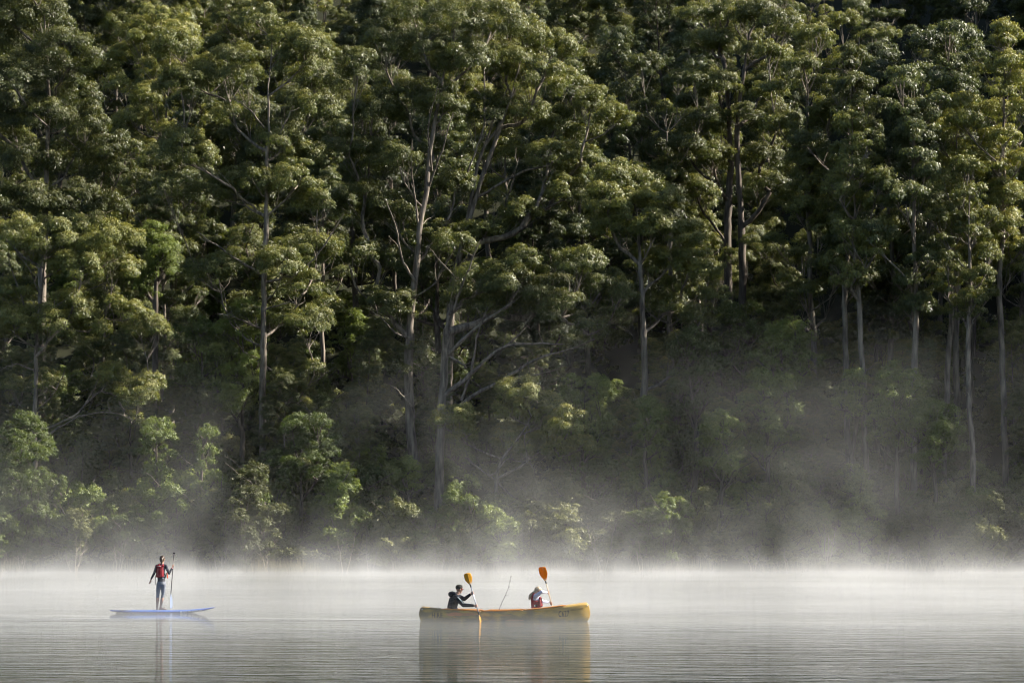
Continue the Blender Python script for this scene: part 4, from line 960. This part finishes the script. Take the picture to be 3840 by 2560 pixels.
tube("zip", [wl_(548, 890, -0.10), wl_(556, 1000, -0.12), wl_(560, 1100, -0.12)], 0.012, vo_, BLACK, sides=6)
fw = np.array(faceW) / np.linalg.norm(faceW); rw = np.cross(fw, (0.3, 0.1, 1)); rw /= np.linalg.norm(rw); uw = np.cross(rw, fw)
def hw(a, b, c_): return hd + fw * a + rw * b + uw * c_
hb = [(*hw(-0.015, 0, 0.04), 0.092, 0.09, 0.088), (*hw(0.015, 0, 0.05), 0.085, 0.085, 0.075), (*hw(-0.045, 0, 0.01), 0.075, 0.078, 0.08), (*hw(-0.05, 0, -0.04), 0.055, 0.065, 0.055)]
hb += chain([(*wl_(385, 745, 0.02), 0.045), (*wl_(330, 775, 0.0), 0.05), (*wl_(275, 830, -0.03), 0.058, 0.06, 0.055), (*wl_(245, 890, -0.04), 0.045), (*wl_(240, 930, -0.04), 0.022)])
hr = link("hair", blend(hb, 0.009, 3, 0.6, "hair"), wom, BLOND)
rngh = np.random.default_rng(4)
for i in range(7):
    a = rngh.normal() * 0.02
    tube("loose_strand", [wl_(300, 800, a), wl_(250 + rngh.normal() * 12, 870, a - 0.03), wl_(222 + rngh.normal() * 14, 930 + rngh.normal() * 12, a * 2 - 0.04)], [0.006, 0.005, 0.002], hr, BLOND, sides=5)

# ------------------------------------------------------------------ paddleboard and the person standing on it
YB = water_depth(2295.0); KB = YB / F
BX = at(608, 2295, YB).x
def bp_(zx, zy, dy=0.0):      # board-local point for a pixel of the enlarged corner of the photograph
    return np.array([(380 + zx / 5.113 - 608) * KB, dy, (2295 - (2040 + zy / 5.113)) * KB])
board = empty("paddleboard", (BX, YB, 0)); tag(board, "blue stand-up paddleboard with upturned nose floating on the misty lake", "paddleboard")
xt, xn = bp_(165, 1250)[0], bp_(2165, 1195)[0]
NSB, NRB = 70, 20; V = []
for i in range(NSB):
    t = i / (NSB - 1); t = 0.5 - 0.5 * math.cos(math.pi * t) if True else t
    x = xt + (xn - xt) * t
    w = 0.38 * min(1, (max(0.0, 1 - ((0.45 - t) / 0.45) ** 2.6) if t < 0.45 else max(0.0, 1 - ((t - 0.45) / 0.55) ** 2.3))) ** 0.55 + 0.006
    top = np.interp(t, [0, 0.1, 0.3, 0.6, 0.75, 0.9, 1.0], [0.080, 0.084, 0.082, 0.078, 0.092, 0.138, 0.182]); thick = np.interp(t, [0, 0.08, 0.25, 0.7, 0.9, 1.0], [0.03, 0.075, 0.115, 0.115, 0.085, 0.03])
    for j in range(NRB):
        a = j / NRB * 2 * math.pi; cx_ = math.cos(a); sz = math.sin(a)
        V.append((x, w * math.copysign(abs(cx_) ** 0.55, cx_), top - thick / 2 + thick / 2 * math.copysign(abs(sz) ** 0.75, sz)))
Q = [(i * NRB + j, (i + 1) * NRB + j, (i + 1) * NRB + (j + 1) % NRB, i * NRB + (j + 1) % NRB) for i in range(NSB - 1) for j in range(NRB)]
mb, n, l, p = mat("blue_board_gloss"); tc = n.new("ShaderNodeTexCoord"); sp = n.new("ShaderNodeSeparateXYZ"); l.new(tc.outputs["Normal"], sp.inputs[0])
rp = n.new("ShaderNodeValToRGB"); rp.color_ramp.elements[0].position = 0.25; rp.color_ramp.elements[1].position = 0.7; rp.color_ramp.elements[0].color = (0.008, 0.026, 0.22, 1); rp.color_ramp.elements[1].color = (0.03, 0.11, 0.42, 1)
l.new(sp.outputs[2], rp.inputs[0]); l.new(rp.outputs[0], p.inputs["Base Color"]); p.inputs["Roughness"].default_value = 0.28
link("board", mesh_np("board", V, Q, True), board, mb)
def deck_z(zx): t = (bp_(zx, 0)[0] - xt) / (xn - xt); return float(np.interp(t, [0, 0.1, 0.3, 0.6, 0.75, 0.9, 1.0], [0.080, 0.084, 0.082, 0.078, 0.092, 0.138, 0.182]))
Vt = []
for zx in np.linspace(370, 585, 8):
    for y in (-0.26, -0.13, 0.0, 0.13, 0.26): Vt.append((bp_(zx, 0)[0], y, deck_z(zx) + 0.003))
link("tail_pad", mesh_np("tail_pad", Vt, [(i * 5 + j, i * 5 + j + 1, i * 5 + j + 6, i * 5 + j + 5) for i in range(7) for j in range(4)]), board, WHITE)
rngb = np.random.default_rng(8); bm = bmesh.new()
for zx in np.arange(1540, 1945, 17):
    if rngb.random() < 0.15: continue
    x = bp_(zx, 0)[0]; t = (x - xt) / (xn - xt); w = 0.38 * (1 - ((t - 0.45) / 0.55) ** 2.3) ** 0.55; zc = deck_z(zx) - 0.055
    hh = 0.012 + 0.010 * rngb.random(); ww = 0.006 + 0.006 * rngb.random()
    bm.faces.new([bm.verts.new((x + a * ww, -w - 0.012, zc + b * hh)) for a, b in ((-1, -1), (1, -1), (1, 1), (-1, 1))])
link("side_lettering", bm_mesh("side_lettering", bm), board, WHITE)
finv = [(xt + 0.22, -0.005, 0.03), (xt + 0.42, -0.005, 0.0), (xt + 0.24, -0.005, -0.2), (xt + 0.22, 0.005, 0.03), (xt + 0.42, 0.005, 0.0), (xt + 0.24, 0.005, -0.2)]
link("fin", bm_mesh("fin", (lambda b: ([b.verts.new(v) for v in finv], b.verts.ensure_lookup_table(), [b.faces.new([b.verts[i] for i in f]) for f in ((0, 1, 2), (3, 5, 4), (0, 3, 4, 1), (1, 4, 5, 2), (2, 5, 3, 0))], b)[-1])(bmesh.new())), board, BLACK)

pb = np.array([BX, YB, 0.0]); per = empty("person", (BX, YB, 0.085))
tag(per, "barefoot person in red life vest and grey leggings standing on the paddleboard, seen from behind", "person")
zb = 0.085
def pl(zx, zy, dy=0.0): q = bp_(zx, zy, dy); q[2] -= zb; return q
hd = pl(1160, 295, 0.0)
SP_t, SP_b = pl(1375, 180, 0.14), pl(1307, 1228, 0.02)
grip = SP_t + (SP_b - SP_t) * ((425 - 180) / 1048.0); ax_s = SP_t - SP_b
shL, shR = pl(1060, 420, -0.01), pl(1228, 420, 0.0); elL = pl(1008, 565, -0.05); wrL = pl(948, 675, -0.03); elR = pl(1292, 560, 0.0); wrR = grip + np.array([-0.03, -0.05, -0.07])
hipL, hipR = pl(1100, 760), pl(1185, 760); knL, knR = pl(1078, 965, 0.02), pl(1178, 965, 0.03); anL, anR = pl(1072, 1205, -0.02), pl(1132, 1205, 0.0)
bd = chain([(*pl(1145, 765, -0.01), 0.15, 0.115, 0.085), (*pl(1145, 690), 0.13, 0.10, 0.08), (*pl(1135, 580), 0.125, 0.095, 0.08), (*pl(1138, 480), 0.14, 0.10, 0.08), (*pl(1145, 430), 0.13, 0.085, 0.06)])
bd += chain([(*shL, 0.056), (*pl(1145, 405), 0.065), (*shR, 0.056)]) + chain([(*pl(1150, 410), 0.055), (*pl(1155, 350, 0.01), 0.047)])
bd += chain([(*shL, 0.058), (*((shL + elL) / 2), 0.05), (*elL, 0.042), (*((elL + wrL) / 2), 0.038), (*wrL, 0.026)]) + open_hand(wrL, (-0.25, 0.05, -1), (0.6, 0.8, 0), 0.95)
bd += chain([(*shR, 0.058), (*((shR + elR) / 2), 0.05), (*elR, 0.043), (*((elR + wrR) / 2), 0.038), (*wrR, 0.027)]) + grip_hand(grip, ax_s, (-0.4, -0.9, -0.1), 0.95, -1)
for hp, kn, an, sg, toe in ((hipL, knL, anL, -1, (-0.03, 0.20, 0)), (hipR, knR, anR, 1, (0.17, 0.10, 0))):
    bd += chain([(*hp, 0.088), (*((hp + kn) / 2), 0.077), (*kn, 0.057), (*(kn * 0.62 + an * 0.38 + np.array([0, -0.012, 0])), 0.056), (*(kn * 0.2 + an * 0.8), 0.037), (*an, 0.035)])
    fo = np.array(toe); hl = an + np.array([0, 0, -0.055]) - fo * 0.15; hl[2] = 0.03; tip = hl + fo; tip[2] = 0.022
    bd += chain([(*an, 0.035), (*hl, 0.031)]) + chain([(*hl, 0.031), (*((hl + tip) / 2 + np.array([0, 0, 0.012])), 0.036), (*tip, 0.026)]) + chain([(*an, 0.034), (*((hl + tip) / 2 + np.array([0, 0, 0.015])), 0.032)])
    pw = np.array([fo[1], -fo[0], 0]) / np.linalg.norm(fo)
    for k in range(5): o_ = tip + pw * (k - 2) * 0.017; bd += chain([(*o_, 0.011), (*(o_ + fo * 0.16), 0.0095)])
face = (0.25, 0.95, -0.1)
bd += head_balls(hd, face, 1.0)
def pick_sup(x, y, z):
    q = np.array([x, y, z])
    if np.linalg.norm(q - grip) < 0.085: return 1
    if x < wrL[0] + 0.035 and z < wrL[2] + 0.0: return 1 if z > 0.7 else (1 if z < 0.405 else 2)
    if z > pl(0, 378)[2]: return 1
    if z < 0.405: return 1
    if z < pl(0, 715)[2]: return 2
    return 0
link("body", region_mesh(blend(bd, 0.0072, 3, 0.4, "body"), [SWIM_TOP, SKIN, LEGGING], pick_sup), per)
fs = np.array(face) / np.linalg.norm(face); rs_ = np.cross(fs, (0, 0, 1)); rs_ /= np.linalg.norm(rs_); us = np.cross(rs_, fs)
def hs_(a, b, c_): return hd + fs * a + rs_ * b + us * c_
hb = [(*hs_(-0.01, 0, 0.045), 0.093, 0.095, 0.09), (*hs_(0.02, 0, 0.055), 0.085, 0.085, 0.075), (*hs_(-0.035, 0, 0.015), 0.086, 0.08, 0.085), (*hs_(-0.04, 0.0, -0.035), 0.075, 0.06, 0.06)]
hb += chain([(*hs_(-0.085, 0.015, 0.03), 0.035), (*hs_(-0.115, 0.025, -0.01), 0.042), (*hs_(-0.115, 0.03, -0.07), 0.04), (*hs_(-0.10, 0.03, -0.12), 0.028), (*hs_(-0.095, 0.03, -0.15), 0.014)])
hsup = link("hair", blend(hb, 0.009, 3, 0.6, "hair"), per, HAIR)
vest = blend(chain([(*pl(1124, 620, -0.02), 0.138, 0.108, 0.05), (*pl(1122, 520, -0.02), 0.142, 0.112, 0.06), (*pl(1124, 440, -0.02), 0.138, 0.10, 0.05)]) + chain([(*pl(1058, 622, -0.085), 0.026, 0.03, 0.026), (*pl(1190, 622, -0.085), 0.026, 0.03, 0.026)]) + chain([(*pl(1054, 420, -0.075), 0.026, 0.03, 0.026), (*pl(1188, 420, -0.075), 0.026, 0.03, 0.026)]) +
             chain([(*pl(1100, 400, -0.05), 0.04), (*pl(1110, 385, 0.02), 0.03)]) + chain([(*pl(1175, 400, -0.05), 0.035), (*pl(1180, 390, 0.03), 0.03)]), 0.009, 3, 0.5, "life_vest")
vs = link("life_vest", vest, per, RED)
link("front_panel", blend(chain([(*pl(1245, 560, 0.07), 0.025, 0.06, 0.03), (*pl(1258, 640, 0.06), 0.025, 0.06, 0.03)]), 0.008, 2, 0.6, "front_panel"), vs, ORANGE_RED)
tube("side_strap", [pl(1210, 560, -0.02), pl(1225, 610, 0.0), pl(1215, 650, -0.02)], 0.022, vs, BLACK, sides=8)
tube("hanging_strap", [pl(1050, 570, -0.06), pl(1036, 640, -0.08), pl(1034, 775, -0.08)], 0.011, vs, BLACK, sides=6)
tube("back_print", [pl(1080, 424, -0.128), pl(1150, 424, -0.134)], 0.006, vs, WHITE, sides=6)
tube("wristband", [wrR + (grip - wrR) * 0.0 + np.array([-0.004, -0.004, -0.006]), wrR + np.array([0.004, 0.006, 0.012])], 0.034, per, plain("pink_band", (0.7, 0.35, 0.4), 0.5), sides=10)

sp_o = empty("stand_up_paddle", pb + SP_b + np.array([0, 0, zb])); sp_o.rotation_mode = 'QUATERNION'
tag(sp_o, "long dark paddle with pale blade held upright by the standing paddleboarder", "paddle")
Ls = float(np.linalg.norm(ax_s)); sp_o.rotation_quaternion = along(SP_b, SP_t)
tube("shaft", [(0, 0, 0.40), (0, 0, Ls * 0.6), (0, 0, Ls)], 0.0145, sp_o, plain("purple_black_shaft", (0.02, 0.012, 0.018), 0.35))
tube("grip", [(-0.035, 0, Ls + 0.012), (0.03, 0, Ls + 0.016)], 0.019, sp_o, BLACK)
bl = link("blade", blade_mesh(0.50, 0.17, 0.010, 0.8), sp_o, plain("pale_blue_blade", (0.15, 0.19, 0.28), 0.6)); bl.location = (0, 0, 0.5); bl.rotation_euler = (math.pi - 0.14, 0, R(66))
mk = link("blade_print", bm_mesh("blade_print", (lambda b: (b.faces.new([b.verts.new(v) for v in ((-0.012, -0.022, 0.20), (0.012, -0.022, 0.20), (0.010, -0.030, 0.40), (-0.010, -0.030, 0.40))]), b)[-1])(bmesh.new())), bl, BLACK)
# ------------------------------------------------------------------ mist lying on the lake and drifting into the wood
def box_mesh(name, x0, x1, y0, y1, z0, z1):
    v = [(x, y, z) for z in (z0, z1) for y in (y0, y1) for x in (x0, x1)]
    f = [(0, 2, 3, 1), (4, 5, 7, 6), (0, 1, 5, 4), (2, 6, 7, 3), (0, 4, 6, 2), (1, 3, 7, 5)]
    return mesh_np(name, v, f)
m_mist = bpy.data.materials.new("lake_mist"); m_mist.use_nodes = True
n = m_mist.node_tree.nodes; l = m_mist.node_tree.links; n.remove(n["Principled BSDF"])
pv = n.new("ShaderNodeVolumePrincipled"); pv.inputs["Color"].default_value = (0.955, 0.965, 0.98, 1); pv.inputs["Anisotropy"].default_value = 0.25
l.new(pv.outputs[0], n["Material Output"].inputs["Volume"])
tc = n.new("ShaderNodeTexCoord"); sp = n.new("ShaderNodeSeparateXYZ"); l.new(tc.outputs["Object"], sp.inputs[0])
X, Yy, Z = sp.outputs
def rampv(v, a, b, lo, hi, smooth=True):
    q = n.new("ShaderNodeMapRange"); l.new(v, q.inputs[0]); q.interpolation_type = 'SMOOTHSTEP' if smooth else 'LINEAR'
    q.inputs[1].default_value = a; q.inputs[2].default_value = b; q.inputs[3].default_value = lo; q.inputs[4].default_value = hi
    return q.outputs[0]
def vnoise(scale, sx, sy, sz, detail, dist=0.0):
    mp = n.new("ShaderNodeMapping"); mp.inputs["Scale"].default_value = (sx, sy, sz)
    nz = n.new("ShaderNodeTexNoise"); nz.inputs["Scale"].default_value = scale; nz.inputs["Detail"].default_value = detail; nz.inputs["Roughness"].default_value = 0.55; nz.inputs["Distortion"].default_value = dist
    l.new(tc.outputs["Object"], mp.inputs[0]); l.new(mp.outputs[0], nz.inputs["Vector"])
    return nz.outputs["Fac"]
big = vnoise(0.06, 1.0, 0.3, 1.15, 3, 0.8)
layer = math_n('MULTIPLY', math_n('EXPONENT', math_n('MULTIPLY', Z, -1 / 0.5)), 0.0100)
layer = math_n('MULTIPLY', layer, rampv(Yy, 52, 102, 0.03, 1.0, False))
layer = math_n('MULTIPLY', layer, rampv(vnoise(0.11, 1.0, 0.10, 0.35, 3), 0.34, 0.66, 0.45, 1.45))
wisp = math_n('MULTIPLY', math_n('EXPONENT', math_n('MULTIPLY', Z, -1 / 8.5)), 0.0054)
curl = vnoise(0.24, 1.0, 0.2, 0.9, 3, 0.6)
mid = math_n('MULTIPLY', math_n('EXPONENT', math_n('MULTIPLY', Z, -1 / 2.2)), 0.0056)
mid = math_n('MULTIPLY', math_n('MULTIPLY', mid, rampv(curl, 0.40, 0.64, 0.0, 2.2)), rampv(Yy, 190, 248, 0.0, 1.0))
wisp = math_n('MULTIPLY', wisp, math_n('MULTIPLY', rampv(big, 0.43, 0.68, 0.10, 1.25), rampv(X, -30, 30, 0.75, 1.1)))
wisp = math_n('MULTIPLY', wisp, rampv(Yy, 190, 245, 0.0, 1.0))
skin = math_n('MULTIPLY', math_n('EXPONENT', math_n('MULTIPLY', Z, -1 / 0.16)), 0.021)
skin = math_n('MULTIPLY', skin, rampv(Yy, 54, 82, 0.0, 1.0))
skin = math_n('MULTIPLY', skin, rampv(Yy, 100, 190, 1.0, 0.12))
layer = math_n('ADD', layer, skin)
fade = rampv(Z, 15.0, 26.0, 1.0, 0.0)
l.new(math_n('MULTIPLY', math_n('ADD', math_n('ADD', layer, mid), wisp), fade), pv.inputs["Density"])
mist = link("mist", box_mesh("mist", -75, 95, 40, 292, -0.5, 26), None, m_mist); mist["kind"] = "stuff"
m_mist.cycles.volume_step_rate = 1.2 if hasattr(m_mist.cycles, 'volume_step_rate') else 1
